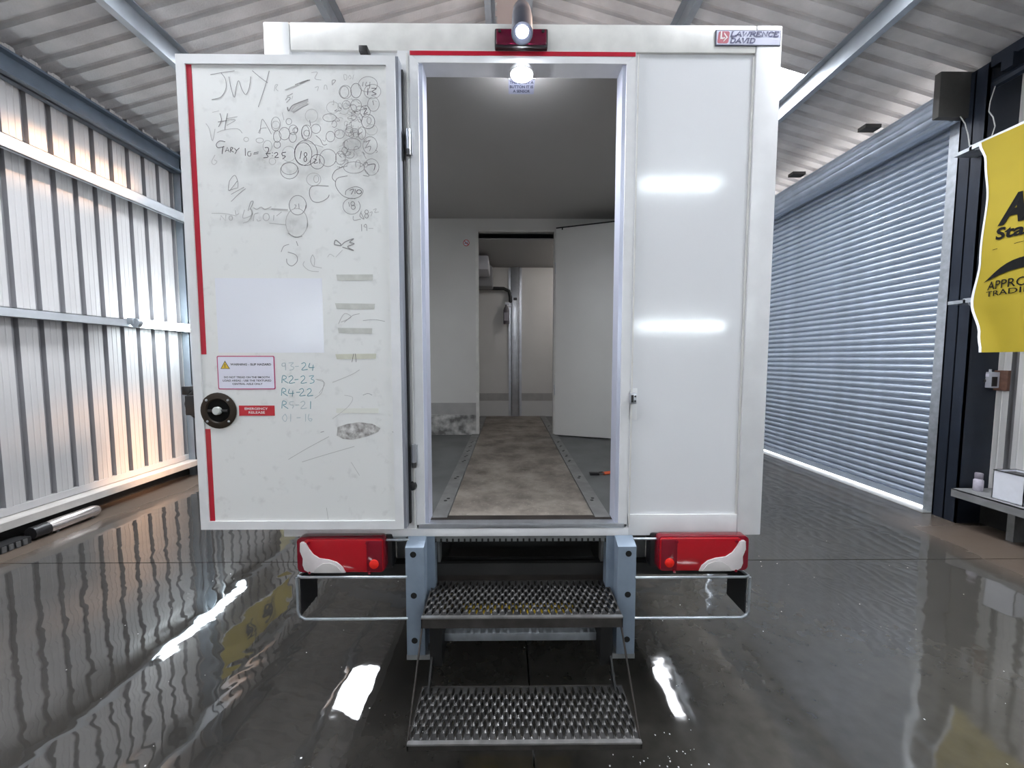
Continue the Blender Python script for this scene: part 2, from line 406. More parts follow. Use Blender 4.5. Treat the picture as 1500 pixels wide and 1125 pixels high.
wl = MB().box(WL - 0.12, WL - 0.07, Y0, Y1, 0.0, 4.39).build('wall_left', GALVD); tag(wl, 'profiled metal clad side wall with steel rails', kind='structure')
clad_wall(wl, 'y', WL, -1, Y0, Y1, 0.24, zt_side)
# flashing, sheeting rails, eaves beam, column
bx('base_flashing', CLAD, wl, WL - 0.04, WL + 0.012, Y0, Y1, 0.225, 0.292)
bx('base_rail', mat('base_rail_paint', (0.56, 0.53, 0.50), 0.45, 0.1, var=0.15, vscale=8), wl, WL - 0.03, -4.25, Y0, Y1, 0.150, 0.218)
bx('base_plinth', UNDER, wl, WL - 0.09, WL - 0.03, Y0, Y1, 0.0, 0.2)
RAIL = mat('sheeting_rail_steel', (0.50, 0.53, 0.56), 0.38, 0.45, var=0.12, vscale=6)
def z_rail(parent, name, z0, z1, sx, face, out):
    mb = MB(); mb.box(out, out + sx * 0.008, Y0, Y1, z0, z1); mb.box(face, out, Y0, Y1, z1 - 0.006, z1); mb.box(out, out + sx * 0.045, Y0, Y1, z0, z0 + 0.006)
    return mb.build(name, RAIL, parent)
z_rail(wl, 'sheeting_rail', 1.955, 2.04, -1, WL - 0.02, -4.25)
z_rail(wl, 'sheeting_rail', 3.38, 3.50, -1, WL - 0.02, -4.25)
mb = MB(); mb.box(-4.40, -4.24, Y0, Y1, 4.02, 4.035); mb.box(-4.33, -4.31, Y0, Y1, 4.02, 4.22); mb.box(-4.40, -4.24, Y0, Y1, 4.20, 4.22)
mb.build('eaves_beam', STEELBL, wl)
for cy in (5.22, 9.9, 0.5):
    mb = MB(); mb.box(-4.40, -4.24, cy, cy + 0.010, 0, 4.3); mb.box(-4.40, -4.24, cy + 0.11, cy + 0.12, 0, 4.3); mb.box(-4.31, -4.295, cy, cy + 0.12, 0, 4.3)
    mb.build('steel_column', mat('grey_column_paint', (0.30, 0.345, 0.39), 0.4, 0.3, var=0.15, vscale=5), wl)
bx('door_edge_trim', RAIL, wl, -4.30, -4.26, 5.50, 5.54, 0.3, 3.4)

wr = MB().box(WR + 0.07, WR + 0.12, Y0, 3.62, 0.0, 4.33).box(WR + 0.07, WR + 0.12, 8.15, Y1, 0.0, 4.33).box(WR + 0.07, WR + 0.12, 3.62, 8.15, 4.02, 4.33).build('wall_right', GALVD)
tag(wr, 'profiled metal clad side wall beside the roller door', kind='structure')
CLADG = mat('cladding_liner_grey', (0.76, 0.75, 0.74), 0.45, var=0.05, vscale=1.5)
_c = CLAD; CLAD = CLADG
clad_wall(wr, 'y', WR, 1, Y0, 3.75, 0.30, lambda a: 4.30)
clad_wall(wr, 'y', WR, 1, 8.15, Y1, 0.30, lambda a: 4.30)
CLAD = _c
mb = MB(); mb.box(4.25, 4.262, Y0, 3.56, 0.285, 0.36); mb.box(4.25, 4.70, Y0, 3.56, 0.352, 0.36)
mb.build('base_rail', mat('ledge_grey', (0.27, 0.275, 0.28), 0.5, 0.2, var=0.25, vscale=8), wr)
for yy in (-1.5, 0.5, 2.0, 3.2): bx('ledge_bracket', GALVD, wr, 4.40, 4.66, yy, yy + 0.05, 0.0, 0.352)
bx('base_plinth', UNDER, wr, 4.60, 4.72, Y0, 3.6, 0.0, 0.31)
mb = MB()                                   # dark steel portal column beside the door
mb.box(4.36, 4.66, 3.60, 3.615, 0, 4.28); mb.box(4.36, 4.66, 3.795, 3.81, 0, 4.28); mb.box(4.36, 4.375, 3.60, 3.81, 0, 4.28); mb.box(4.36, 4.66, 3.70, 3.712, 0, 4.28)
mb.build('steel_column', STEELB, wr)
mb = MB(); mb.box(4.36, 4.46, Y0, 3.60, 4.225, 4.32); mb.build('eaves_beam', STEELB, wr)
mb = MB(); mb.tube([(4.42, Y0, 4.07), (4.42, 3.6, 4.09)], 0.042, 8); mb.build('eaves_strut', STEELB, wr)
bx('cleat', STEELB, wr, 4.33, 4.46, 3.42, 3.50, 4.12, 4.23)

wb = MB().box(WL - 0.1, WR + 0.1, Y0 - 0.14, Y0 - 0.1, 0, 4.2).build('wall_back', GALVD); tag(wb, 'profiled metal clad gable wall', kind='structure')
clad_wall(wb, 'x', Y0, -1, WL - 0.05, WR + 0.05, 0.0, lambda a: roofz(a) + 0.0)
wf = MB().box(WL - 0.1, WR + 0.1, Y1 + 0.1, Y1 + 0.14, 0, 4.2).build('wall_far', GALVD); tag(wf, 'profiled metal clad gable wall beyond the van', kind='structure')
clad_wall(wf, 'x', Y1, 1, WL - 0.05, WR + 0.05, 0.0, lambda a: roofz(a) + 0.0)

# ---- roof
ce = MB().box(-0.25, 0.25, Y0, Y1, RIDGE + 0.03, RIDGE + 0.05).build('ceiling', FIBRE); tag(ce, 'pitched roof of grey corrugated sheets on steel purlins', kind='structure')
SW = 1.05; RY = 4.34
def roof_strip(name, side, yb, xa, xb, m):
    prof = ((0.0, 0.0), (0.30, 0.004), (0.56, 0.0), (0.65, 0.030), (0.72, 0.040), (0.86, 0.040), (0.93, 0.030))
    pts = [(yb + (i + t) * SW / 6, d) for i in range(6) for t, d in prof] + [(yb + SW, 0.0)]
    n = len(pts) - 1
    v = [(x * side, y, roofz(x) + d) for x in (xa, xb) for y, d in pts]
    f = [(i, i + 1, n + 2 + i, n + 1 + i) for i in range(n)]
    return MB().add(v, f).build(name, m, ce, smooth=28, fixn=False)
k0 = math.floor((Y0 - RY) / SW); k1 = math.ceil((Y1 - RY) / SW)
for side in (-1, 1):
    for k in range(k0, k1):
        yb = RY + k * SW
        if k % 2 == 0 and -6 < k < 4:
            roof_strip('roof_sheet', side, yb, 0.02, 1.80, FIBRE)
            roof_strip('rooflight_sheet', side, yb, 1.80, 3.26, ROOFL)['label'] = 'bright translucent rooflight sheet'
            roof_strip('roof_sheet', side, yb, 3.26, 4.85, FIBRE)
            pd = bpy.data.lights.new('rooflight_portal', 'AREA'); pd.shape = 'RECTANGLE'; pd.size = 1.5; pd.size_y = SW; pd.cycles.is_portal = True
            po = bpy.data.objects.new('rooflight_portal', pd); COL.objects.link(po)
            po.location = (side * 2.53, yb + SW / 2, roofz(2.53) + 0.08); po.rotation_euler = (0, side * math.atan(SL), 0)
        else:
            roof_strip('roof_sheet', side, yb, 0.02, 4.85, FIBRE)
    for px_ in (0.22, 1.76, 3.28):
        z = roofz(px_)
        mb = MB()
        a = side * px_
        mb.box(a - 0.004, a + 0.004, Y0, Y1, z - 0.19, z + 0.0)                 # web
        mb.box(a - 0.035, a + 0.035, Y0, Y1, z - 0.196, z - 0.19)
        mb.box(a - side * 0.07, a, Y0, Y1, z - 0.008, z + 0.002)
        mb.build('purlin', PURL, ce)
for ry_ in (-0.6, 9.2):
    mb = MB()
    for s in (-1, 1): mb.prism([(0, RIDGE - 0.2), (s * 4.4, roofz(4.4) - 0.2), (s * 4.4, roofz(4.4) - 0.5), (0, RIDGE - 0.45)], 'y', ry_, ry_ + 0.14)
    mb.build('rafter', STEELBL, ce)
bx('ridge_plate', mat('ridge_flashing', (0.42, 0.36, 0.34), 0.7), ce, -0.16, 0.16, Y0, Y1, RIDGE - 0.035, RIDGE - 0.02)

# ---- roller door in the right wall
dr = MB().box(4.54, 4.60, 3.86, 8.1, 4.12, 4.30).build('door_1', GALVD); tag(dr, 'galvanised steel roller shutter door, rolled down', kind='structure')
SX, SP, SY0, SY1 = 4.47, 0.0765, 3.88, 8.1
def slat(z):
    h = SP; pr = [(0.024, 0.0), (0.0, 0.003), (-0.010, 0.014), (-0.015, 0.030), (-0.014, 0.044), (-0.006, 0.056), (0.006, 0.061), (0.024, 0.064), (0.024, 0.0765)]
    v = [(d, y, z_) for y in (0, SY1 - SY0) for d, z_ in pr]; n = len(pr)
    return MB().add(v, [(i, i + 1, i + 1 + n, i + n) for i in range(n - 1)])
first = None; nsl = int((4.06 - 0.10) / SP)
for i in range(nsl):
    loc = (SX, SY0, 0.10 + i * SP)
    if first is None:
        first = slat(0).build('slat', SHUT, dr, smooth=50, fixn=False); first.location = loc
    else: shared('slat', first, dr, loc)
bx('bottom_rail', SHUT, dr, SX - 0.02, SX + 0.02, SY0, SY1, 0.026, 0.10)
mb = MB(); mb.box(4.40, 4.415, 3.81, 3.93, 0, 3.95); mb.box(4.40, 4.56, 3.805, 3.82, 0, 3.95); mb.box(4.50, 4.51, 3.81, 3.93, 0, 3.95)
mb.build('guide_channel', GALV, dr)
mb = MB(); mb.box(4.40, 4.415, 8.05, 8.17, 0, 3.95); mb.box(4.40, 4.56, 8.16, 8.175, 0, 3.95)
mb.build('guide_channel', GALV, dr)
pr = []
for i in range(72):
    a = 2 * PI * i / 72; pr.append((4.29 + (0.150 + 0.014 * abs(math.sin(a * 6)) ** 0.6) * math.cos(a), 4.035 + (0.150 + 0.014 * abs(math.sin(a * 6)) ** 0.6) * math.sin(a)))
MB().prism(pr, 'y', 3.80, 8.1).build('rolled_curtain', SHUT, dr, smooth=35)
bx('motor_cover', BOXD, dr, 4.07, 4.475, 3.745, 3.80, 3.885, 4.297, 0.004)
for yy in (4.45, 5.55, 6.65): bx('roof_cleat', BOXD, dr, 4.02, 4.20, yy, yy + 0.10, 4.20, 4.24)
bx('threshold', GALVD, dr, 4.3, 5.0, 3.84, 8.1, -0.008, 0.006)

# ================================================================== THE VAN
van = empty('box_van', (0.065, 1.67, 0.0))
tag(van, 'white box van seen from behind, rear door folded open above perforated steel steps', 'van')
RY_ = 1.67; XL, XR, ZB, ZT = -1.0, 1.13, 0.81, 2.97; FZ = 0.862; YE = 5.6
# shell
bx('side_wall', WHITE, van, XL, XL + 0.05, RY_ + 0.04, YE, ZB, ZT)
bx('side_wall', WHITE, van, XR - 0.05, XR, RY_ + 0.04, YE, ZB, ZT)
bx('roof_panel', WHITE, van, XL, XR, RY_ + 0.04, YE, ZT - 0.045, ZT)
bx('front_wall', WHITE, van, XL, XR, YE - 0.04, YE, ZB, ZT)
bx('load_floor', SIDEFL, van, XL + 0.05, XR - 0.05, RY_ + 0.02, YE, ZB, FZ)
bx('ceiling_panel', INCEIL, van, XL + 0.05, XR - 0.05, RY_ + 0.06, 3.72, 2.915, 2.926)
# rear face
bx('corner_post', WTRIM, van, XL, XL + 0.105, RY_ - 0.012, RY_ + 0.06, ZB, ZT, 0.006)
rp = bx('corner_post', WTRIM, van, XR - 0.105, XR, RY_ - 0.012, RY_ + 0.06, ZB, ZT, 0.006)
bx('header_bar', CREAM, van, XL + 0.107, XR - 0.107, RY_ - 0.010, RY_ + 0.06, 2.862, ZT, 0.004)
bx('rear_panel', WHITE, van, 0.53, XR - 0.105, RY_, RY_ + 0.05, ZB, 2.862)
bx('rear_panel', WHITE, van, XL + 0.105, -0.455, RY_, RY_ + 0.05, ZB, 2.862)
bx('bead_strip', CREAM, van, XR - 0.113, XR - 0.106, RY_ - 0.006, RY_, 0.90, 2.85)
bx('kick_panel', WTRIM, van, 0.535, XR - 0.107, RY_ - 0.010, RY_, ZB, 0.905, 0.002)
# door frame with mitred corners
def jamb(s, xi, xo):
    MB().prism([(xi, FZ), (xi, 2.815), (xo, 2.86), (xo, FZ)], 'y', RY_ - 0.012, RY_ + 0.07).build('frame_jamb', WTRIM, van)
    bx('jamb_lining', LAV, van, xi - s * 0.003, xi + s * 0.016, RY_ - 0.006, RY_ + 0.075, FZ, 2.815)
    bx('jamb_bead', CREAM, van, xo - s * 0.006, xo - s * 0.012, RY_ - 0.016, RY_ - 0.012, FZ, 2.85)
jamb(1, -0.372, -0.408); jamb(-1, 0.489, 0.527)
bx('hinge_post', WTRIM, van, -0.457, -0.409, RY_ - 0.010, RY_ + 0.06, FZ - 0.05, 2.862)
hd = MB().prism([(-0.372, 2.815), (0.489, 2.815), (0.527, 2.862), (-0.408, 2.862)], 'y', RY_ - 0.012, RY_ + 0.07).build('frame_head', WTRIM, van)
bx('red_tape', REDTAPE, hd, -0.405, 0.524, RY_ - 0.0135, RY_ - 0.012, 2.843, 2.860)
bx('sill_bar', WTRIM, van, XL + 0.105, 0.535, RY_ - 0.012, RY_ + 0.02, ZB, 0.846, 0.002)
bx('sill_strip', ALU, van, -0.40, 0.515, RY_ - 0.014, RY_ + 0.035, 0.846, 0.868, 0.002)
bx('serrated_edge', GALVD, van, -0.345, 0.455, RY_ + 0.004, RY_ + 0.012, 0.778, 0.81)
mb = MB()
for i in range(30): mb.box(-0.335 + i * 0.0265, -0.327 + i * 0.0265, RY_ + 0.001, RY_ + 0.004, 0.776, 0.792)
mb.build('serration_teeth', UNDER, van)['kind'] = 'stuff'
# latch keeper on the right panel
lk = bx('latch_keeper', ALU, van, 0.527, 0.552, RY_ - 0.035, RY_, 1.405, 1.452, 0.003)
bx('latch_slot', BLACK, lk, 0.528, 0.538, RY_ - 0.0365, RY_ - 0.034, 1.412, 1.444)
for zz in (1.418, 1.438): MB().cyl((0.545, RY_ - 0.037, zz), (0.545, RY_ - 0.034, zz), 0.004, 10).build('screw', BLACK, lk)
bx('keeper_plate', WTRIM, van, 0.532, 0.565, RY_ - 0.003, RY_, 1.33, 1.47, 0.001)
# hinges
for zz in (2.49, 1.18):
    h = MB().cyl((-0.412, RY_ - 0.03, zz - 0.05), (-0.412, RY_ - 0.03, zz + 0.05), 0.009, 12).build('hinge', ALU, van, smooth=40)
    bx('hinge_leaf', ALU, h, -0.418, -0.398, RY_ - 0.028, RY_ - 0.012, zz - 0.045, zz + 0.045, 0.002)
    MB().cyl((-0.412, RY_ - 0.03, zz - 0.052), (-0.412, RY_ - 0.03, zz - 0.03), 0.0105, 12).build('hinge_collar', mat('dark_metal', (0.1, 0.1, 0.1), 0.35, 0.8), h, smooth=40)
MB().lathe([(0.020, 0), (0.018, -0.012), (0.008, -0.018)], (-0.424, RY_ - 0.01, 1.04), 16, 'y').build('door_buffer', BLACK, van, smooth=40)
bx('door_catch', BPLAST, van, -0.60, -0.566, RY_ - 0.05, RY_ - 0.008, 2.828, 2.852, 0.002)

# ---- rear door, folded back
DX0, DX1, DZ0, DZ1, DY = -1.312, -0.450, 0.872, 2.797, 1.600
rd = bx('rear_door', DOORP, van, DX0 + 0.01, DX1 - 0.004, DY + 0.004, DY + 0.050, DZ0 + 0.006, DZ1 - 0.006)
tag(rd, 'white door scribbled over with pencil numbers')
tw = 0.036; yf = DY - 0.003; yb_ = DY + 0.054
MB().prism([(DX0, DZ0), (DX0, DZ1), (DX0 + tw, DZ1 - tw), (DX0 + tw, DZ0 + tw)], 'y', yf, yb_).build('door_trim', WTRIM, rd)
MB().prism([(DX1, DZ0), (DX1 - tw, DZ0 + tw), (DX1 - tw, DZ1 - tw), (DX1, DZ1)], 'y', yf, yb_).build('door_trim', WTRIM, rd)
MB().prism([(DX0, DZ0), (DX0 + tw, DZ0 + tw), (DX1 - tw, DZ0 + tw), (DX1, DZ0)], 'y', yf, yb_).build('door_trim', WTRIM, rd)
MB().prism([(DX0, DZ1), (DX1, DZ1), (DX1 - tw, DZ1 - tw), (DX0 + tw, DZ1 - tw)], 'y', yf, yb_).build('door_trim', WTRIM, rd)
bx('door_edge', GREYED, rd, DX1, DX1 + 0.012, yf + 0.006, yb_, DZ0, DZ1)
bx('door_seal', BLACK, rd, DX1 + 0.002, DX1 + 0.020, yb_ - 0.012, yb_ + 0.008, DZ0 + 0.004, DZ1 - 0.02, 0.003)
FY = DY + 0.0035
def DP(u, v): return (u, FY, v)
bx('red_tape', REDTAPE, rd, -1.283, -1.255, FY - 0.0008, FY + 0.001, 1.618, DZ1 - tw)
bx('red_tape', REDTAPE, rd, -1.283, -1.255, FY - 0.0008, FY + 0.001, DZ0 + tw, 1.305)
bx('clean_patch', PALE, rd, -1.205, -0.768, FY + 0.0001, FY + 0.001, 1.625, 1.930)
# round recessed release handle
hc = (-1.215, FY, 1.383)
hr = MB().lathe([(0.074, 0.0), (0.076, -0.004), (0.072, -0.007), (0.052, -0.008), (0.048, -0.003), (0.02, 0.022), (0.001, 0.024)], hc, 32, 'y', cap=False).build('release_bezel', mat('brown_black_bezel', (0.030, 0.021, 0.014), 0.5, spec=0.25), rd, smooth=35)
tag(hr, 'round brown black recessed bezel')
MB().lathe([(0.047, -0.0035), (0.001, -0.0036)], hc, 28, 'y', cap=False).build('release_recess', mat('recess_black', (0.004, 0.004, 0.004), 0.7, spec=0.1), rd)
bx('release_bar', BPLAST, rd, -1.257, -1.173, FY - 0.010, FY - 0.004, 1.378, 1.388, 0.002)
MB().lathe([(0.017, -0.004), (0.017, -0.016), (0.014, -0.019), (0.001, -0.0195)], hc, 20, 'y').build('release_button', mat('release_button_grey', (0.55, 0.57, 0.55), 0.4), rd, smooth=35)
for a in range(4):
    t = PI / 4 + a * PI / 2; q = (hc[0] + 0.063 * math.cos(t), FY, hc[2] + 0.063 * math.sin(t))
    MB().lathe([(0.005, -0.007), (0.0048, -0.0095), (0.001, -0.011)], q, 10, 'y').build('screw', ALU, rd, smooth=40)
# outer handle poking past the free edge
oh = MB(); oh.tube([(-1.30, DY + 0.10, 1.448), (-1.385, DY + 0.105, 1.450), (-1.415, DY + 0.11, 1.43), (-1.425, DY + 0.11, 1.40), (-1.415, DY + 0.11, 1.365), (-1.385, DY + 0.105, 1.347), (-1.30, DY + 0.10, 1.345)], 0.019, 12)
oh.box(-1.40, -1.26, DY + 0.055, DY + 0.11, 1.355, 1.44); oh.box(-1.445, -1.41, DY + 0.095, DY + 0.12, 1.44, 1.478)
oh.build('outer_handle', BPLAST, rd, bev=0.004)
# labels
def rrect(x0, x1, z0, z1, r, n=5):
    out = []
    for cx, cz, a0 in ((x1 - r, z1 - r, 0), (x0 + r, z1 - r, 90), (x0 + r, z0 + r, 180), (x1 - r, z0 + r, 270)):
        for i in range(n + 1):
            a = math.radians(a0 + 90 * i / n); out.append((cx + r * math.cos(a), cz + r * math.sin(a)))
    return out
def plate(name, m, parent, poly, y0, y1): return MB().prism(poly, 'y', y0, y1).build(name, m, parent)
plate('hazard_label', PINK, rd, rrect(-1.213, -0.975, 1.472, 1.612, 0.006), FY - 0.0008, FY + 0.001)
plate('label_face', LABELW, rd, rrect(-1.209, -0.979, 1.476, 1.608, 0.004), FY - 0.0011, FY)
def LP(d): return lambda u, v: (u, FY - d, v)
mb = MB(); P = LP(0.0014)
put_text(mb, 'WARNING - SLIP HAZARD', -1.158, -0.989, 1.572, 1.581, P, 0.025)
put_text(mb, 'DO NOT TREAD ON THE SMOOTH', -1.186, -0.998, 1.519, 1.527, P, 0.015)
put_text(mb, 'LOAD AREAS - USE THE TEXTURED', -1.192, -0.991, 1.505, 1.513, P, 0.015)
put_text(mb, 'CENTRAL AISLE ONLY', -1.153, -1.028, 1.491, 1.499, P, 0.015)
mb.build('label_print', TEXTK, rd, fixn=False)['kind'] = 'stuff'
plate('warning_triangle', TEXTK, rd, [(-1.199, 1.558), (-1.160, 1.558), (-1.1795, 1.592)], FY - 0.0013, FY)
plate('warning_triangle_face', WARNY, rd, [(-1.1955, 1.560), (-1.1635, 1.560), (-1.1795, 1.587)], FY - 0.0016, FY)
mb = MB(); put_text(mb, '!', -1.181, -1.178, 1.563, 1.580, LP(0.0019), 0.05); mb.build('warning_mark', TEXTK, rd, fixn=False)
plate('release_label', LABELR, rd, [(-1.131, 1.361), (-0.983, 1.361), (-0.983, 1.404), (-1.131, 1.404)], FY - 0.0008, FY + 0.001)
mb = MB(); put_text(mb, 'EMERGENCY', -1.107, -1.010, 1.386, 1.396, P, 0.02); put_text(mb, 'RELEASE', -1.091, -1.023, 1.370, 1.380, P, 0.02)
mb.build('release_label_print', WPRINT, rd, fixn=False)
# strips of old tape and a patch of residue
for (x0, x1, z0, z1, t, m) in ((-0.708, -0.558, 1.921, 1.945, 0.003, TAPE), (-0.717, -0.553, 1.806, 1.829, -0.006, TAPE), (-0.709, -0.566, 1.706, 1.728, -0.004, TAPE),
                            (-0.722, -0.552, 1.598, 1.619, 0.006, TAPE2), (-0.725, -0.548, 1.372, 1.392, 0.0, TAPE3)):
    plate('tape_strip', m, rd, [(x0 + abs(t), z0), (x1 - abs(t) * 0.5, z0 + t * 0.4), (x1, z1 + t * 0.4), (x0, z1)], FY - 0.0005, FY + 0.001)
plate('residue_patch', ADHES, rd, [(-0.726, 1.276), (-0.722, 1.312), (-0.68, 1.326), (-0.63, 1.333), (-0.575, 1.326), (-0.542, 1.308), (-0.552, 1.292), (-0.60, 1.272), (-0.66, 1.258), (-0.70, 1.262)], FY - 0.0005, FY + 0.001)

# ---- handwriting: drawn on a sheet whose units match the door panel
def dk(a, b):
    return (-1.9829 + 0.00265573*a - 0.00023144*b + 3.2078e-7*a*b - 1.195e-8*b*b, FY - 0.0006,
            2.99076 + 2.1637e-5*a - 0.00247891*b - 4.184e-8*a*b - 3.1944e-7*b*b)
class Pen:
    def __init__(s, ox, oy, sc): s.ox, s.oy, s.sc, s.mb = ox, oy, sc, None
    def line(s, mb, pts, w=0.8, sm=True):
        q = [(s.ox + x / s.sc, s.oy + y / s.sc) for x, y in pts]
        ribbon(mb, curve_pts(q) if sm else q, w, dk)
    def ring(s, mb, cx, cy, rx, ry=None, w=0.7, a0=0.0, span=6.6):
        ry = ry or rx; n = 22; j = random.uniform(-0.06, 0.06)
        q = [(cx + rx * (1 + j * t / n) * math.cos(a0 + span * t / n), cy + ry * math.sin(a0 + span * t / n)) for t in range(n + 1)]
        ribbon(mb, [(s.ox + x / s.sc, s.oy + y / s.sc) for x, y in q], w, dk)
dark, mid, faint, teal, teal2 = MB(), MB(), MB(), MB(), MB()
A = Pen(300, 90, 7.033)
A.line(mid, [(52, 130), (170, 108), (300, 90)], 0.9); A.line(mid, [(160, 110), (205, 175), (212, 270), (160, 360), (65, 388)], 0.9)
A.line(mid, [(240, 150), (265, 270), (298, 365), (315, 270), (342, 192), (375, 280), (415, 335), (450, 270), (468, 150)], 0.9)
A.line(mid, [(482, 88), (560, 155), (642, 215)], 0.9); A.line(mid, [(658, 90), (615, 250), (545, 465)], 0.9)
A.line(dark, [(150, 530), (165, 600), (135, 670)], 0.8); A.line(dark, [(228, 530), (210, 620), (200, 705)], 0.8); A.line(dark, [(130, 620), (220, 605)], 0.8)
A.line(mid, [(220, 585), (330, 565)], 0.6); A.line(mid, [(225, 600), (310, 600), (220, 655)], 0.6)
A.line(faint, [(5, 635), (40, 690), (72, 815), (100, 690)], 0.9)
A.line(faint, [(70, 520), (140, 505)], 0.8); A.line(faint, [(120, 730), (200, 700), (330, 690), (380, 735)], 0.9)
A.line(mid, [(560, 740), (580, 605), (605, 610), (680, 745)], 0.7); A.line(mid, [(545, 735), (570, 690), (630, 680)], 0.6)
A.line(dark, [(205, 825), (150, 815), (112, 850), (130, 885), (190, 875), (180, 880), (172, 950)], 0.9)           # G ARY
A.line(dark, [(205, 930), (225, 880), (245, 930)], 0.9, False); A.line(dark, [(213, 915), (240, 912)], 0.7)
A.line(dark, [(258, 935), (262, 885), (285, 890), (265, 912), (292, 932)], 0.9); A.line(dark, [(300, 890), (318, 912), (350, 888)], 0.9); A.line(dark, [(325, 910), (305, 950)], 0.9)
A.line(dark, [(410, 890), (413, 970)], 0.9); A.line(dark, [(468, 925), (440, 930), (438, 965), (465, 970), (470, 940)], 0.8)
A.line(dark, [(500, 938), (548, 930)], 0.8); A.line(dark, [(495, 952), (545, 945)], 0.8)
A.line(dark, [(612, 885), (645, 885), (650, 915), (630, 950), (645, 980), (598, 990)], 1.0); A.line(dark, [(620, 945), (672, 945)], 1.0)
A.line(dark, [(690, 935), (692, 942)], 1.1, False); A.line(dark, [(690, 965), (692, 972)], 1.1, False)
A.line(dark, [(708, 945), (735, 935), (745, 955), (715, 985), (755, 985)], 1.0); A.line(dark, [(830, 932), (790, 940), (795, 965), (825, 975), (795, 1003)], 1.0)
A.line(faint, [(100, 960), (65, 1030), (90, 1060), (120, 1030), (90, 1010)], 0.8)
for (cx, cy, rx, ry, b) in ((725, 640, 48, 72, mid), (725, 650, 40, 40, faint), (860, 615, 30, 32, mid), (815, 740, 55, 65, mid), (905, 700, 45, 50, mid), (740, 855, 35, 36, mid),
                          (740, 770, 38, 60, mid), (925, 705, 25, 25, mid), (640, 870, 45, 60, faint), (860, 950, 70, 80, faint), (690, 1025, 35, 35, faint), (865, 1100, 85, 62, mid),
                          (900, 780, 40, 50, mid), (1030, 730, 40, 75, mid), (1035, 940, 118, 130, dark), (420, 800, 25, 22, faint), (560, 810, 40, 25, faint)):
    A.ring(b, cx, cy, rx, ry, 0.65, random.uniform(0, 6))
A.line(mid, [(825, 395), (850, 365), (875, 375), (835, 420)], 0.9); A.line(mid, [(840, 355), (900, 325)], 0.9); A.line(mid, [(845, 465), (860, 505), (905, 445), (1060, 385)], 1.6)
A.line(faint, [(880, 510), (930, 450), (1060, 400)], 3.0); A.line(faint, [(900, 520), (960, 470), (1055, 425)], 3.5)
A.line(faint, [(820, 290), (900, 255), (960, 235)], 1.4); A.line(mid, [(970, 225), (1060, 185)], 1.1)
A.line(faint, [(710, 300), (720, 240), (745, 235), (725, 270), (750, 300)], 0.8)
A.line(faint, [(790, 520), (810, 600)], 0.8); A.line(faint, [(900, 350), (890, 385)], 0.7)
B = Pen(430, 90, 7.033)
B.line(mid, [(10, 235), (100, 200), (165, 185)], 1.3); B.line(faint, [(180, 110), (240, 105), (215, 170), (280, 185)], 0.8)
B.line(faint, [(215, 265), (250, 255), (240, 300)], 0.7); B.line(faint, [(310, 285), (315, 240), (335, 245), (342, 285)], 0.7)
B.line(faint, [(520, 185), (515, 130), (545, 140), (540, 180), (520, 185)], 0.7); B.line(faint, [(560, 165), (575, 135), (590, 165), (570, 175)], 0.7); B.line(faint, [(605, 180), (615, 130)], 0.7)
B.line(mid, [(395, 240), (395, 190), (430, 190), (400, 230)], 0.8)
for (cx, cy, rx, ry, b) in ((765, 230, 100, 80, mid), (810, 305, 88, 75, mid), (640, 295, 55, 75, dark), (530, 310, 65, 70, mid), (520, 310, 45, 60, mid), (820, 435, 60, 75, mid),
                          (735, 510, 52, 60, mid), (765, 615, 70, 75, dark), (775, 605, 22, 35, mid), (130, 725, 52, 75, mid), (130, 735, 30, 30, mid), (225, 690, 48, 48, mid), (180, 555, 65, 68, faint),
                          (365, 575, 70, 40, mid), (375, 770, 45, 55, mid), (470, 745, 50, 45, mid), (95, 950, 88, 118, dark), (240, 1030, 72, 75, dark), (350, 990, 85, 90, mid), (480, 990, 50, 70, mid),
                          (785, 860, 75, 90, mid), (800, 700, 60, 55, faint), (700, 735, 40, 65, mid), (20, 700, 20, 30, mid), (800, 1085, 75, 85, mid), (620, 1090, 110, 60, mid), (640, 450, 55, 65, mid), (400, 470, 65, 60, faint), (600, 850, 90, 60, mid)):
    B.ring(b, cx, cy, rx, ry, 0.6, random.uniform(0, 6))
for i in range(40):                                   # the dense knot of overlapping rings
    B.ring(random.choice((mid, faint, faint)), random.gauss(590, 85), random.uniform(400, 1080), random.uniform(18, 50), random.uniform(18, 46), 0.55, random.uniform(0, 6), random.uniform(4, 6.6))
for i in range(40):
    x, y = random.gauss(580, 100), random.uniform(380, 1100)
    B.line(random.choice((mid, faint)), [(x, y), (x + random.uniform(-30, 30), y + random.uniform(-30, 30)), (x + random.uniform(-50, 50), y + random.uniform(-50, 50))], 0.6)
B.line(dark, [(75, 920), (60, 1000)], 0.9); B.ring(dark, 118, 955, 14, 20, 0.9); B.ring(dark, 115, 1005, 14, 24, 0.9)                # 18
B.line(dark, [(200, 1000), (230, 1010), (205, 1045), (245, 1040)], 0.8); B.line(dark, [(262, 1000), (265, 1050)], 0.8)                 # 21
B.line(mid, [(715, 205), (705, 250)], 0.8); B.line(mid, [(750, 205), (740, 245), (790, 240)], 0.8); B.line(mid, [(785, 205), (780, 275)], 0.8)   # 14
B.line(dark, [(765, 270), (760, 340)], 0.9); B.line(dark, [(800, 270), (850, 275), (810, 305), (850, 330), (800, 345)], 0.9)           # 13
B.line(mid, [(745, 830), (780, 810), (740, 880)], 0.8); B.line(mid, [(730, 890), (790, 870), (780, 920)], 0.8)
B.line(dark, [(760, 1065), (835, 1055), (825, 1120)], 0.9); B.line(mid, [(815, 400), (822, 445)], 0.8); B.line(dark, [(720, 490), (750, 480), (720, 540), (760, 520)], 0.9)
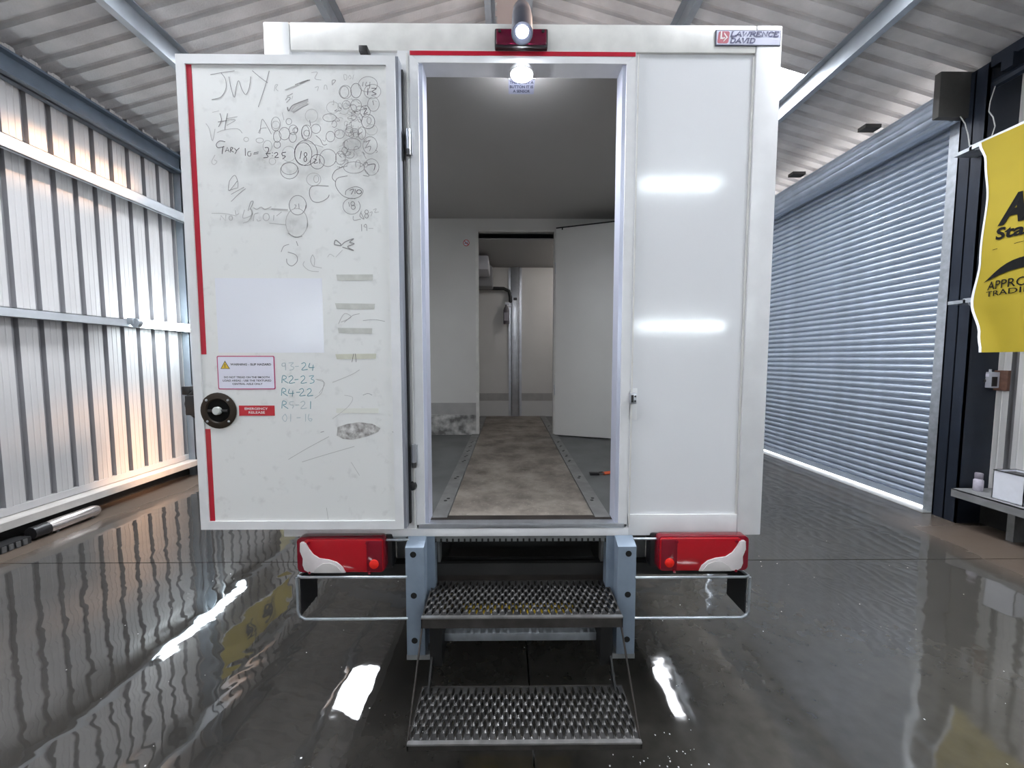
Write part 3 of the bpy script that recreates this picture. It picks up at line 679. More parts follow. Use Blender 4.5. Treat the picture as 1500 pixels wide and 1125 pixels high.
B.line(mid, [(225, 760), (270, 800), (300, 855), (340, 850)], 0.7); B.line(faint, [(100, 815), (200, 850), (300, 880)], 0.8); B.line(mid, [(160, 600), (170, 660)], 0.8)
C = Pen(300, 230, 6.62)
C.line(mid, [(222, 320), (235, 230), (285, 175), (315, 240), (315, 300)], 0.7); C.line(mid, [(235, 325), (310, 230)], 0.7); C.line(mid, [(222, 322), (310, 298)], 0.7)
C.line(mid, [(250, 360), (375, 290)], 0.7); C.line(mid, [(250, 430), (320, 360), (390, 305)], 0.7)
C.line(faint, [(145, 610), (150, 565), (195, 615), (200, 560)], 1.0, False); C.ring(faint, 247, 590, 18, 22, 1.0); C.line(faint, [(290, 515), (300, 560), (325, 545)], 0.9)
C.line(mid, [(415, 520), (440, 435), (465, 435), (430, 510)], 0.8); C.line(faint, [(465, 490), (500, 505), (540, 485), (580, 505), (640, 480)], 1.4)
C.line(faint, [(380, 510), (365, 590), (450, 560), (440, 500), (455, 540), (420, 615), (365, 638)], 1.0)
C.line(faint, [(465, 620), (475, 555), (515, 540)], 1.0); C.line(faint, [(500, 600), (510, 620), (540, 610)], 1.0); C.ring(faint, 590, 580, 30, 36, 1.0); C.line(faint, [(660, 615), (665, 560)], 1.0); C.line(faint, [(690, 570), (740, 530)], 1.0)
C.ring(mid, 895, 465, 80, 95, 0.8); C.line(mid, [(865, 460), (880, 470), (862, 500)], 0.8); C.line(mid, [(905, 450), (910, 500)], 0.8)
C.ring(faint, 885, 635, 105, 140, 0.9); C.line(mid, [(800, 735), (870, 775), (940, 765)], 0.9); C.ring(mid, 815, 130, 85, 80, 0.8)
C.line(mid, [(735, 920), (760, 865), (812, 845)], 0.8); C.line(mid, [(800, 920), (880, 950), (890, 1010), (840, 1055), (795, 1030), (788, 985)], 0.9); C.line(mid, [(882, 815), (898, 860)], 0.9)
C.line(faint, [(60, 545), (180, 545), (300, 570)], 0.8); C.line(faint, [(620, 640), (780, 655)], 0.9); C.line(faint, [(640, 500), (800, 510)], 2.2)
D = Pen(430, 230, 6.62)
D.line(mid, [(335, 280), (180, 280), (148, 350), (180, 425), (250, 435), (320, 400), (342, 365)], 0.9)
D.ring(faint, 190, 215, 70, 62, 0.8); D.ring(faint, 215, 210, 25, 35, 0.8)
D.line(mid, [(520, 180), (420, 205), (405, 280), (470, 370), (560, 400), (640, 380), (670, 320), (600, 285), (510, 320), (500, 365)], 0.9)
D.line(dark, [(540, 320), (580, 310), (555, 360)], 0.9); D.ring(dark, 632, 335, 24, 20, 1.0); D.line(dark, [(595, 310), (592, 355)], 0.9)
D.ring(mid, 560, 475, 82, 78, 0.8, 5.6, 5.8); D.line(mid, [(530, 435), (540, 480)], 0.9); D.ring(mid, 570, 450, 18, 20, 0.9); D.ring(mid, 575, 485, 20, 20, 0.9)
D.line(mid, [(575, 570), (580, 610), (650, 600)], 0.7); D.line(mid, [(655, 525), (640, 570), (680, 600), (650, 540)], 0.8); D.ring(mid, 705, 530, 18, 18, 0.8); D.ring(mid, 705, 570, 18, 20, 0.8)
D.line(faint, [(735, 540), (760, 530), (750, 570)], 0.8); D.line(faint, [(770, 510), (800, 500), (785, 535), (825, 530)], 0.8)
D.line(mid, [(655, 650), (658, 718)], 0.8); D.line(mid, [(700, 680), (680, 670), (695, 650), (705, 665), (708, 715)], 0.8); D.line(faint, [(725, 690), (770, 690)], 0.8)
D.line(mid, [(405, 240), (370, 195), (400, 130), (470, 95)], 0.8); D.line(mid, [(670, 175), (730, 180), (680, 110)], 0.8)
D.line(mid, [(390, 845), (405, 805), (460, 855), (390, 848)], 1.6); D.line(mid, [(465, 850), (500, 820), (580, 790), (540, 825), (585, 840), (520, 870), (580, 905), (470, 872)], 1.3)
D.line(faint, [(405, 970), (470, 900)], 0.7); D.line(faint, [(325, 970), (350, 940), (390, 965)], 0.7)
D.line(faint, [(100, 1010), (90, 1050), (150, 1100), (240, 1110)], 0.8); D.line(faint, [(180, 945), (160, 1000), (190, 1060), (200, 990), (180, 945)], 0.8); D.line(faint, [(190, 1060), (270, 1075)], 0.8)
# stock list in teal marker
E_ = Pen(300, 500, 8.033)
def teal_row(y, chars, bold):
    G = {'R': [[(5, 90), (15, 5), (55, 15), (50, 40), (20, 50), (80, 92)]], '2': [[(5, 20), (40, 5), (55, 35), (10, 90), (80, 85)]], '3': [[(5, 10), (60, 5), (30, 40), (65, 60), (55, 85), (15, 95)]],
         '4': [[(15, 10), (5, 60), (70, 60)], [(55, 30), (48, 100)]], '-': [[(0, 50), (45, 48)]], 'C': [[(50, 10), (10, 30), (15, 70), (50, 60)]], '1': [[(20, 5), (18, 95)]], '5': [[(55, 10), (10, 15), (15, 45), (50, 55), (40, 90)]],
         '6': [[(20, 5), (10, 60), (40, 90), (55, 65), (20, 60)]], '0': [[(40, 5), (5, 50), (40, 95), (60, 50), (40, 5)]], '9': [[(50, 10), (15, 15), (15, 45), (50, 40), (50, 10), (55, 95)]]}
    for c, x, b in chars:
        for st in G[c]: E_.line(teal if b else teal2, [(x + p[0], y + p[1]) for p in st], 1.0 if b else 0.9)
teal_row(245, [('9', 890, 0), ('3', 975, 0), ('-', 1055, 0), ('2', 1125, 1), ('4', 1215, 1)], 1)
teal_row(400, [('R', 895, 1), ('2', 975, 1), ('-', 1050, 1), ('2', 1115, 1), ('3', 1215, 1)], 1)
teal_row(550, [('R', 890, 1), ('4', 975, 1), ('-', 1070, 1), ('2', 1100, 1), ('2', 1190, 1)], 1)
teal_row(700, [('R', 895, 1), ('5', 985, 0), ('-', 1060, 0), ('2', 1115, 0), ('1', 1220, 1)], 0)
teal_row(850, [('0', 900, 0), ('1', 985, 0), ('-', 1075, 0), ('1', 1160, 0), ('6', 1200, 0)], 0)
E_.line(faint, [(1300, 445), (1390, 470), (1370, 600), (1290, 670)], 0.7)
F_ = Pen(250, 340, 4.019)
F_.line(faint, [(985, 540), (1020, 480), (1060, 500), (1000, 530)], 0.9); F_.line(mid, [(1020, 530), (1070, 490), (1110, 480)], 0.6); F_.line(mid, [(1130, 520), (1200, 515), (1260, 525)], 0.6)
F_.line(faint, [(950, 885), (1060, 840), (1110, 810)], 0.8); F_.line(dark, [(1065, 765), (1075, 715)], 0.7); F_.line(dark, [(1090, 765), (1085, 715)], 0.7); F_.line(faint, [(860, 870), (905, 890), (870, 950)], 0.6)
F_.line(faint, [(950, 1100), (1040, 1030), (1070, 975), (1020, 960)], 0.6); F_.line(mid, [(1130, 960), (1160, 950), (1185, 960)], 0.6)
F2 = Pen(250, 560, 4.019)
F2.line(faint, [(690, 455), (800, 390), (930, 320)], 0.8); F2.line(faint, [(770, 470), (900, 430), (1080, 378)], 0.8); F2.line(mid, [(880, 295), (900, 290)], 0.8); F2.line(mid, [(1305, 290), (1330, 320)], 0.6)
F2.line(faint, [(1060, 470), (1110, 550)], 0.6); F2.line(faint, [(915, 740), (925, 810)], 0.7)
for mb, m, nm in ((dark, INK, 'black_handwriting'), (mid, INK2, 'pencil_handwriting'), (faint, INK3, 'faint_handwriting'), (teal, TEAL, 'teal_handwriting'), (teal2, TEAL2, 'faded_teal_handwriting')):
    mb.build(nm, m, rd, fixn=False)['kind'] = 'stuff'

# ---- lamps over the door
bl = bx('brake_light', BPLAST, van, -0.056, 0.160, RY_ - 0.035, RY_ - 0.008, 2.862, 2.932, 0.006)
bx('brake_lens', MAROON, bl, -0.050, 0.154, RY_ - 0.042, RY_ - 0.030, 2.868, 2.926, 0.006)
for xx in (-0.036, 0.140): MB().cyl((xx, RY_ - 0.046, 2.915), (xx, RY_ - 0.04, 2.915), 0.006, 10).build('lens_screw', BLACK, bl)
sl_ = MB(); sl_.tube([(0.053, RY_ + 0.10, 2.975), (0.053, RY_ + 0.07, 3.003), (0.053, RY_ + 0.02, 3.014), (0.053, RY_ - 0.04, 2.990), (0.053, RY_ - 0.085, 2.925), (0.053, RY_ - 0.105, 2.855)], [0.030, 0.032, 0.034, 0.036, 0.040, 0.042], 20)
sl = sl_.build('step_lamp', mat('lamp_housing', (0.055, 0.06, 0.08), 0.3, 0.2), van, smooth=50); tag(sl, 'black hooded work lamp, lit')
MB().tube([(0.053, RY_ - 0.109, 2.858), (0.053, RY_ - 0.1105, 2.846)], [0.026, 0.014], 16).build('lamp_lens', LED, sl)
bx('lamp_foot', BPLAST, sl, 0.02, 0.086, RY_ + 0.05, RY_ + 0.14, 2.970, 2.985, 0.003)
dm = MB().lathe([(0.052, 0.0), (0.050, -0.012), (0.046, -0.014), (0.045, -0.008)], (0.056, RY_ + 0.034, 2.815), 24, cap=False).build('dome_light', WTRIM, van, smooth=40); MB().lathe([(0.0455, -0.010), (0.035, -0.0165), (0.015, -0.020), (0.001, -0.0205)], (0.056, RY_ + 0.034, 2.815), 24, cap=False).build('dome_lens', DOME, dm, smooth=60); tag(dm, 'white dome light, lit')
sg = bx('sensor_sign', mat('sign_pale_blue', (0.42, 0.44, 0.58), 0.5), van, 0.0, 0.125, RY_ + 0.22, RY_ + 0.32, 2.912, 2.915)
def SG(u, v): return (u, RY_ + 0.22 + (0.1 - v), 2.9112)
mb = MB()
put_text(mb, 'THIS IS NOT A', 0.006, 0.119, 0.072, 0.092, SG, 0.03); put_text(mb, 'BUTTON IT IS', 0.006, 0.119, 0.042, 0.062, SG, 0.03); put_text(mb, 'A SENSOR', 0.022, 0.105, 0.012, 0.032, SG, 0.03)
mb.build('sensor_sign_print', mat('sign_blue_print', (0.03, 0.035, 0.09), 0.5), sg, fixn=False)
MB().lathe([(0.022, 0), (0.018, -0.012), (0.001, -0.014)], (-0.20, RY_ + 0.125, 2.915), 16).build('ceiling_sensor', BPLAST, van, smooth=40)

# ---- maker's plate: drawn slab-serif italics
bp_ = plate('maker_badge', mat('badge_border', (0.05, 0.05, 0.10), 0.4), van, [(0.853, 2.888), (1.122, 2.888), (1.122, 2.948), (0.853, 2.948)], RY_ - 0.0145, RY_ - 0.009)
plate('badge_face', mat('badge_lilac', (0.62, 0.63, 0.78), 0.4), bp_, [(0.856, 2.891), (1.119, 2.891), (1.119, 2.945), (0.856, 2.945)], RY_ - 0.0152, RY_ - 0.012)
plate('badge_logo', mat('badge_red', (0.46, 0.09, 0.13), 0.4), bp_, [(x + (z - 2.918) * 0.12, z) for x, z in rrect(0.861, 0.907, 2.895, 2.942, 0.008)], RY_ - 0.0158, RY_ - 0.012)
def BP(u, v): return (u, RY_ - 0.0164, v)
lg = MB()
lg.add([BP(*q) for q in ((0.872, 2.941), (0.878, 2.941), (0.877, 2.918), (0.884, 2.918), (0.884, 2.911), (0.870, 2.911))], [(0, 1, 2, 3, 4, 5)])
lg.add([BP(*q) for q in ((0.886, 2.938), (0.902, 2.918), (0.883, 2.899), (0.884, 2.905), (0.895, 2.918), (0.886, 2.930))], [(0, 1, 2, 3, 4, 5)])
lg.add([BP(*q) for q in ((0.884, 2.917), (0.888, 2.920), (0.891, 2.916), (0.887, 2.912))], [(0, 1, 2, 3)])
lg.build('badge_logo_mark', WPRINT, bp_, fixn=False)
GL = {'L': ([[(1, 0), (1, 10)], [(0, 0), (6, 0), (6, 3)]], [(0, 10, 3)], 6.6), 'A': ([[(0.4, 0), (4, 10), (7, 0)], [(1.7, 3.4), (6, 3.4)]], [(-0.6, 0, 2.2), (5.6, 0, 2.8)], 8),
      'W': ([[(0.8, 10), (2.6, 0), (5, 8.5), (7.2, 0), (9.4, 10)]], [(-0.4, 10, 2.6), (8, 10, 2.6)], 10.4), 'R': ([[(1, 0), (1, 10), (5, 10), (6.3, 8.6), (6.3, 6.6), (5, 5.2), (1, 5.2)], [(4, 5.2), (7, 0)]], [(-0.2, 0, 2.6), (6, 0, 2)], 8),
      'E': ([[(1, 0), (1, 10)], [(0, 0), (6.2, 0), (6.2, 2.6)], [(0, 10), (6, 10), (6, 7.6)], [(1, 5.1), (4.4, 5.1)]], [], 7.4), 'N': ([[(1, 0), (1, 10), (6.4, 0), (6.4, 10)]], [(-0.2, 0, 2.4), (5.4, 10, 2.4)], 8.2),
      'C': ([[(6, 8), (4.8, 9.8), (2.6, 9.8), (0.8, 7.4), (0.8, 2.6), (2.6, 0.2), (4.8, 0.2), (6.2, 2)], [(6, 10), (6, 7)]], [], 7.4), 'D': ([[(1, 0), (1, 10), (4.4, 10), (6.6, 7.6), (6.6, 2.4), (4.4, 0), (0, 0)]], [(-0.2, 10, 2)], 8),
      'V': ([[(0.8, 10), (3.8, 0), (7, 10)]], [(-0.4, 10, 2.6), (5.8, 10, 2.4)], 7.8), 'I': ([[(1.6, 0), (1.6, 10)]], [(0.2, 0, 2.8), (0.2, 10, 2.8)], 4.2)}
mb = MB()
def serif_word(word, x0, x1, z0, h):
    tot = sum(GL[c][2] for c in word); s = (x1 - x0) / (tot + 1.2); k = h / 10; u = x0
    T = lambda a, b: (u + (a + b * 0.16) * s, z0 + b * k)
    for c in word:
        for st in GL[c][0]: ribbon(mb, [T(*q) for q in st], 0.0055, BP)
        for (a, b, w) in GL[c][1]: ribbon(mb, [T(a, b), T(a + w, b)], 0.0034, BP)
        u += GL[c][2] * s
serif_word('LAWRENCE', 0.912, 1.116, 2.9225, 0.0175); serif_word('DAVID', 0.911, 1.018, 2.897, 0.0175)
mb.build('badge_print', mat('badge_ink', (0.10, 0.10, 0.22), 0.4), bp_, fixn=False)

# ---- inside the load space
bx('aisle_floor', AISLE, van, -0.28, 0.395, RY_ + 0.035, 4.86, FZ, FZ + 0.006)
for xa, xb in ((-0.357, -0.285), (0.400, 0.470)):
    rl = bx('floor_rail', mat('floor_rail_steel', (0.26, 0.26, 0.255), 0.45, 0.4, var=0.3, vscale=12), van, xa, xb, RY_ + 0.05, 4.86, FZ, FZ + 0.008)
    for yy in (1.93, 2.30, 2.68, 2.82, 2.98, 3.14, 3.30, 4.1):
        for dy in (0.0, 0.03):
            MB().cyl(((xa + xb) / 2 + (0.005 if dy else -0.005), yy + dy, FZ + 0.0075), ((xa + xb) / 2 + (0.005 if dy else -0.005), yy + dy, FZ + 0.0088), 0.009, 12).build('rail_hole', BLACK, rl)
bx('threshold_strip', RUSTY, van, -0.37, 0.487, RY_ + 0.03, RY_ + 0.075, FZ, FZ + 0.007)
bx('lining_left', INWALL, van, XL + 0.05, XL + 0.06, RY_ + 0.06, 4.88, FZ, 2.915)
bx('lining_right', INWALL, van, XR - 0.06, XR - 0.05, RY_ + 0.06, 4.88, FZ, 2.915)
PY = 3.69; px0, px1, pz = -0.287, 0.430, 2.795
pt = MB(); pt.box(XL + 0.06, px0 - 0.02, PY, PY + 0.05, FZ, 2.915); pt.box(px1 + 0.02, XR - 0.06, PY, PY + 0.05, FZ, 2.915); pt.box(px0 - 0.02, px1 + 0.02, PY, PY + 0.05, pz + 0.01, 2.915)
pt = pt.build('partition', INWALL, van)
bx('partition_trim', CREAM, pt, px0 - 0.026, px0, PY - 0.006, PY + 0.055, FZ, pz + 0.012)
bx('partition_trim', CREAM, pt, px1, px1 + 0.026, PY - 0.006, PY + 0.055, FZ, pz + 0.012)
bx('partition_trim', CREAM, pt, px0 - 0.026, px1 + 0.026, PY - 0.006, PY + 0.055, pz, pz + 0.014)
bx('kick_strip', KICK, pt, XL + 0.06, px0 - 0.03, PY - 0.004, PY, 1.061, 1.174)
bx('kick_board', mat('scuffed_kick_board', (0.62, 0.61, 0.59), 0.5, var=0.75, vscale=14), pt, XL + 0.06, px0 - 0.03, PY - 0.008, PY, FZ, 1.058)
ns = MB().lathe([(0.030, 0), (0.030, -0.002), (0.001, -0.0021)], (-0.399, PY, 2.69), 24, 'y').build('no_smoking_sign', LABELR, pt)
MB().lathe([(0.024, -0.002), (0.024, -0.003), (0.001, -0.0031)], (-0.399, PY, 2.69), 24, 'y').build('sign_face', LABELW, pt)
mb = MB(); SP_ = lambda u, v: (u, PY - 0.0036, v)
ribbon(mb, [(-0.416, 2.687), (-0.384, 2.687)], 0.006, SP_); ribbon(mb, [(-0.388, 2.692), (-0.384, 2.700), (-0.389, 2.706)], 0.003, SP_); mb.build('sign_cigarette', TEXTK, pt, fixn=False)
mb = MB(); ribbon(mb, [(-0.417, 2.708), (-0.381, 2.672)], 0.006, lambda u, v: (u, PY - 0.004, v)); mb.build('sign_bar', LABELR, pt, fixn=False)
# partition door swung open towards the camera
hx, hy = 0.452, 3.655; ang = math.radians(-20); ca, sa = math.cos(ang), math.sin(ang); wd = 0.62
pd_ = MB(); nrm = (sa, -ca)
pd_.prism([(hx, hy), (hx + wd * ca, hy + wd * sa), (hx + wd * ca - sa * -0.035, hy + wd * sa + ca * -0.035), (hx - sa * -0.035, hy + ca * -0.035)], 'z', FZ + 0.012, 2.80)
pdo = pd_.build('partition_door', INWALL, van)
pd2 = MB(); pd2.prism([(hx, hy), (hx + wd * ca, hy + wd * sa), (hx + wd * ca - sa * -0.036, hy + wd * sa + ca * -0.036), (hx - sa * -0.036, hy + ca * -0.036)], 'z', 2.80, 2.812)
pd2.build('door_top_seal', BLACK, pdo)
for zz in (2.45, 1.30): MB().cyl((0.447, 3.66, zz - 0.05), (0.447, 3.66, zz + 0.05), 0.012, 10).build('hinge', ALU, pdo, smooth=40)
bx('door_stay', BLACK, pdo, 0.49, 0.515, 3.60, 3.62, 2.785, 2.80)
# front compartment
BY = 4.88
bx('bulkhead', INWALL, van, XL + 0.05, XR - 0.05, BY, BY + 0.05, FZ, 2.915)
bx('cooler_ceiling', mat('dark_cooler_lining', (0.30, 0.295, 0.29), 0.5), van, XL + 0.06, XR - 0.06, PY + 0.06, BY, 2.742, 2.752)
bx('kick_strip', KICK, van, XL + 0.06, XR - 0.06, BY - 0.004, BY, 1.063, 1.16)
bx('kick_board', mat('pale_kick_board', (0.60, 0.60, 0.59), 0.5), van, XL + 0.06, XR - 0.06, BY - 0.007, BY, FZ, 1.062)
ip = bx('load_lock_post', ALU, van, 0.035, 0.128, BY - 0.045, BY - 0.008, FZ, 2.738, 0.003)
bx('post_flange', ALU, ip, 0.0, 0.030, BY - 0.02, BY - 0.006, FZ, 2.738)
bx('post_flange', ALU, ip, 0.134, 0.165, BY - 0.02, BY - 0.006, FZ, 2.738)
bx('post_groove', BLACK, ip, 0.030, 0.035, BY - 0.03, BY - 0.008, FZ, 2.738)
bx('post_groove', BLACK, ip, 0.128, 0.133, BY - 0.03, BY - 0.008, FZ, 2.738)
bx('post_latch', BPLAST, ip, 0.06, 0.105, BY - 0.055, BY - 0.045, 2.33, 2.36, 0.004)
cl_ = MB().lathe([(0.06, 0.0), (0.058, -0.012), (0.03, -0.026), (0.001, -0.028)], (0.80, PY + 0.45, 2.742), 20).build('added_fill_lamp', mat('added_fill_glow', (0.9, 0.9, 0.9), 0.4, emit=(1.0, 0.95, 0.93), estr=36.0), van, smooth=60)  # unseen lamp added to brighten the front compartment
ev = bx('evaporator_unit', mat('evaporator_white', (0.62, 0.62, 0.66), 0.4), van, -0.75, -0.215, 4.15, 4.55, 2.55, 2.70, 0.02); tag(ev, 'white cooling unit under the ceiling')
bx('evaporator_duct', mat('evaporator_grey', (0.26, 0.26, 0.27), 0.5), ev, -0.75, -0.19, 4.55, 4.80, 2.45, 2.69, 0.02)
MB().tube([(-0.75, BY - 0.06, 2.475), (-0.3, BY - 0.06, 2.475), (-0.06, BY - 0.06, 2.47), (0.005, BY - 0.055, 2.44), (0.022, BY - 0.05, 2.36), (0.022, BY - 0.05, 2.30)], 0.022, 10).build('coolant_hose', BLACK, van, smooth=60)

# ---- tail lights with guard frames
LENS = [(0.06, 0.89), (0.12, 0.89), (0.155, 0.73), (0.20, 0.57), (0.27, 0.45), (0.38, 0.41), (0.465, 0.34), (0.53, 0.20), (0.56, 0.04), (0.15, 0.05), (0.10, 0.12), (0.08, 0.26), (0.085, 0.45), (0.055, 0.66)]
def tail_light(x0, x1, mir):
    z0, z1 = 0.672, 0.829; w = x1 - x0; y = 1.60
    U = (lambda u: x1 - u * w) if mir else (lambda u: x0 + u * w)
    t = MB().prism(rrect(x0, x1, z0, z1, 0.022), 'y', y + 0.012, y + 0.055).build('tail_light', REDLENS2, van, bev=0.004); tag(t, 'red tail light with white reversing lens')
    MB().prism(rrect(min(U(0.10), U(0.985)), max(U(0.10), U(0.985)), z0 + 0.006, z1 - 0.006, 0.012), 'y', y + 0.002, y + 0.02).build('red_lens', REDLENS, t, bev=0.004)
    po = [(U(u), z0 + v * (z1 - z0)) for u, v in LENS]
    MB().prism(po, 'y', y - 0.003, y + 0.012).build('white_lens', CLEARL, t, bev=0.002)
    arc = [(U(u), z0 + v * (z1 - z0)) for u, v in ((0.20, 0.05), (0.24, 0.20), (0.31, 0.31), (0.39, 0.33), (0.47, 0.25), (0.53, 0.05))]
    MB().prism(arc, 'y', y - 0.006, y + 0.002).build('white_reflector', mat('grey_white_lens', (0.52, 0.49, 0.48), 0.2, coat=0.5), t, bev=0.002)
    MB().prism([(U(u), z0 + v * (z1 - z0)) for u, v in ((0.80, 0.06), (0.975, 0.06), (0.975, 0.93), (0.80, 0.93))], 'y', y + 0.0, y + 0.01).build('red_lens', REDLENS2, t, bev=0.002)
    MB().lathe([(0.021, 0.004), (0.020, -0.004), (0.010, -0.008), (0.001, -0.009)], (U(0.885), y, z0 + 0.28 * (z1 - z0)), 20, 'y').build('red_reflector', REDSPOT, t, smooth=60)
    for u, v in ((0.155, 0.88), (0.81, 0.88), (0.155, 0.05), (0.83, 0.03)):
        MB().cyl((U(u), y - 0.004, z0 + v * (z1 - z0)), (U(u), y + 0.01, z0 + v * (z1 - z0)), 0.006, 10).build('lens_screw', REDLENS2, t, smooth=40)
    bx('lamp_housing', BPLAST, t, x0 - (0.0 if mir == 0 else 0.02), x1 + (0.02 if mir == 0 else 0.0), y + 0.05, y + 0.11, z0 - 0.006, z1 - 0.006, 0.01)
    for u in (0.3, 0.7): MB().cyl((U(u), y + 0.10, z1 - 0.03), (U(u), y + 0.10, ZB + 0.004), 0.012, 8).build('lamp_stud', BPLAST, t)
tail_light(-0.918, -0.537, 0); tail_light(0.652, 1.050, 1)
def guard(xo, xi, s, zt, zb):
    g = MB(); r = 0.006
    yb = 1.70; yf = 1.60
    g.tube([(xi, yf, zt), (xo + s * 0.02, yf, zt), (xo, yf + 0.01, zt), (xo + s * 0.015, yb, zt)], r, 8)
    g.tube([(xi, yf, zb), (xo + s * 0.03, yf, zb), (xo + s * 0.008, yf, zb + 0.012), (xo, yf, zb + 0.03), (xo, yf, zt)], r, 8)
    gg = g.build('lamp_guard', GALV, van, smooth=60); tag(gg, 'bent galvanised wire guard under the tail light')
    bx('guard_side_plate', mat('dark_side_plate', (0.03, 0.03, 0.032), 0.5), gg, xo + s * 0.006, xo + s * 0.010, yf + 0.01, yb + 0.05, zb + 0.01, zt - 0.004)
    MB().tube([(xi, yb - 0.06, ZB - 0.006), (xo + s * 0.01, yb - 0.06, ZB - 0.006)], 0.006, 8).build('guard_top_wire', GALV, gg, smooth=60)
    MB().tube([(xo + s * 0.012, yb, zt), (xo + s * 0.012, yb, ZB)], 0.006, 8).build('guard_hanger', GALV, gg, smooth=60)
guard(-0.915, -0.44, 1, 0.658, 0.470); guard(1.052, 0.55, -1, 0.650, 0.466)
for a, b in ((-0.53, -0.37), (0.48, 0.65)):
    bx('mounting_plate', GALVD, van, a, b, 1.76, 1.77, 0.64, ZB)
bx('rear_chassis_rail', UNDER, van, XL + 0.10, XR - 0.10, 1.71, 1.77, 0.60, 0.655)
bx('galvanised_edge', GALV, van, -0.86, -0.46, RY_ - 0.006, RY_ + 0.02, 0.797, 0.81)

# ---- step brackets and perforated steps
def post(xa, xb, s):
    y0, y1 = 1.60, 1.69; zt, zb = 0.812, 0.300
    MBp = MB().prism([(y0, zb), (y1, zb), (y1, zt), (y0 + 0.055, zt), (y0, 0.788)], 'x', xa, xb)
    p = MBp.build('step_bracket', POSTB, van, bev=0.003); tag(p, 'blue grey steel bracket with three bolt holes')
    bx('bracket_flange', POSTB, p, xb if s > 0 else xa - 0.035, xb + 0.035 if s > 0 else xa, y1 - 0.03, y1 + 0.02, zb + 0.01, zt)
    bx('bracket_foot', GALVD, p, xa - 0.002 if s > 0 else xa - 0.035, xb + 0.035 if s > 0 else xb + 0.002, y0 + 0.002, y1 + 0.01, zb - 0.022, zb)
    for zz in (0.757, 0.573, 0.368):
        c = ((xa + xb) / 2 - s * 0.006, y0, zz)
        MB().lathe([(0.0135, 0.0005), (0.0135, -0.0008), (0.011, -0.0012), (0.001, -0.0012)], c, 18, 'y').build('bolt_hole', mat('hole_black', (0.004, 0.004, 0.004), 0.9), p)
post(-0.447, -0.366, 1); post(0.473, 0.554, -1)

def tread(mb, x0, x1, y0, y1, z, ncol, period):
    """plate punched with staggered slots whose rims stand up"""
    p = (x1 - x0) / ncol; hw, hl = p * 0.41, period * 0.40
    for c in range(ncol):
        xa = x0 + c * p; xm = xa + p / 2
        ys = []; y = y0 - (period / 2 if c % 2 else 0)
        while y < y1 - 1e-6:
            a, b = max(y, y0), min(y + period, y1)
            full = (y >= y0 - 1e-6 and y + period <= y1 + 1e-6)
            if not full: mb.add([(xa, a, z), (xa + p, a, z), (xa + p, b, z), (xa, b, z)], [(0, 1, 2, 3)])
            else:
                ym = (a + b) / 2
                O = [(xa, a), (xm, a), (xa + p, a), (xa + p, ym), (xa + p, b), (xm, b), (xa, b), (xa, ym)]
                I = [(xm - hw * 0.55, ym - hl * 0.62), (xm, ym - hl), (xm + hw * 0.55, ym - hl * 0.62), (xm + hw, ym), (xm + hw * 0.55, ym + hl * 0.62), (xm, ym + hl), (xm - hw * 0.55, ym + hl * 0.62), (xm - hw, ym)]
                zi = z + 0.004
                v = [(q[0], q[1], z) for q in O] + [(q[0], q[1], zi) for q in I] + [(q[0], q[1], z - 0.004) for q in I]
                f = [(i, (i + 1) % 8, (i + 1) % 8 + 8, i + 8) for i in range(8)] + [(i + 8, (i + 1) % 8 + 8, (i + 1) % 8 + 16, i + 16) for i in range(8)]
                mb.add(v, f)
            y += period
def step(name, x0, x1, y0, y1, z, lip, label):
    mb = MB(); tread(mb, x0 + 0.004, x1 - 0.004, y0 + 0.012, y1, z, 54, 0.054)
    st = mb.build('step_tread', TREAD, van, fixn=False); tag(st, label)
    nz = MB(); nz.box(x0, x1, y0 - 0.001, y0 + 0.013, z - 0.003, z + 0.003)
    nz.build('step_nosing', mat('bright_worn_nosing', (0.55, 0.54, 0.53), 0.3, 0.8, var=0.35, vscale=20), st)
    sk = MB(); sk.box(x0, x1, y0, y0 + 0.003, z - lip, z - 0.003); sk.box(x0, x0 + 0.004, y0, y1, z - lip, z + 0.001); sk.box(x1 - 0.004, x1, y0, y1, z - lip, z + 0.001); sk.box(x0, x1, y1 - 0.004, y1, z - lip * 0.6, z + 0.001)
    sk.build('step_skirt', mat('dark_worn_skirt', (0.10, 0.092, 0.085), 0.4, 0.6, var=0.4, vscale=14), st)
    return st
s1 = step('upper', -0.349, 0.456, 1.458, 1.715, 0.570, 0.042, 'upper perforated steel step')
s2 = step('lower', -0.347, 0.455, 1.218, 1.452, 0.290, 0.022, 'lower perforated steel step')
bx('step_riser', RUSTY, s1, -0.30, 0.405, 1.735, 1.745, 0.555, 0.655)
bx('step_riser_foot', RUSTY, s1, -0.352, 0.458, 1.716, 1.74, 0.54, 0.60)
bx('step_crossbar', GALV, s1, -0.275, 0.375, 1.560, 1.60, 0.395, 0.430, 0.003)
for xa in (-0.325, 0.378): bx('step_arm', mat('black_arm', (0.02, 0.02, 0.02), 0.45, 0.4), s1, xa, xa + 0.05, 1.50, 1.66, 0.335, 0.535)
for xa in (-0.347, 0.452):
    MB().tube([(xa, 1.468, 0.530), (xa, 1.226, 0.285)], 0.004, 6).build('step_link', RUSTY, s2, smooth=60)
    MB().prism([(1.62, 0.50), (1.66, 0.50), (1.45, 0.27), (1.40, 0.27)], 'x', xa - 0.004 + (0.03 if xa < 0 else -0.03), xa + 0.004 + (0.03 if xa < 0 else -0.03)).build('step_arm', mat('black_arm', (0.02, 0.02, 0.02), 0.45, 0.4), s2)
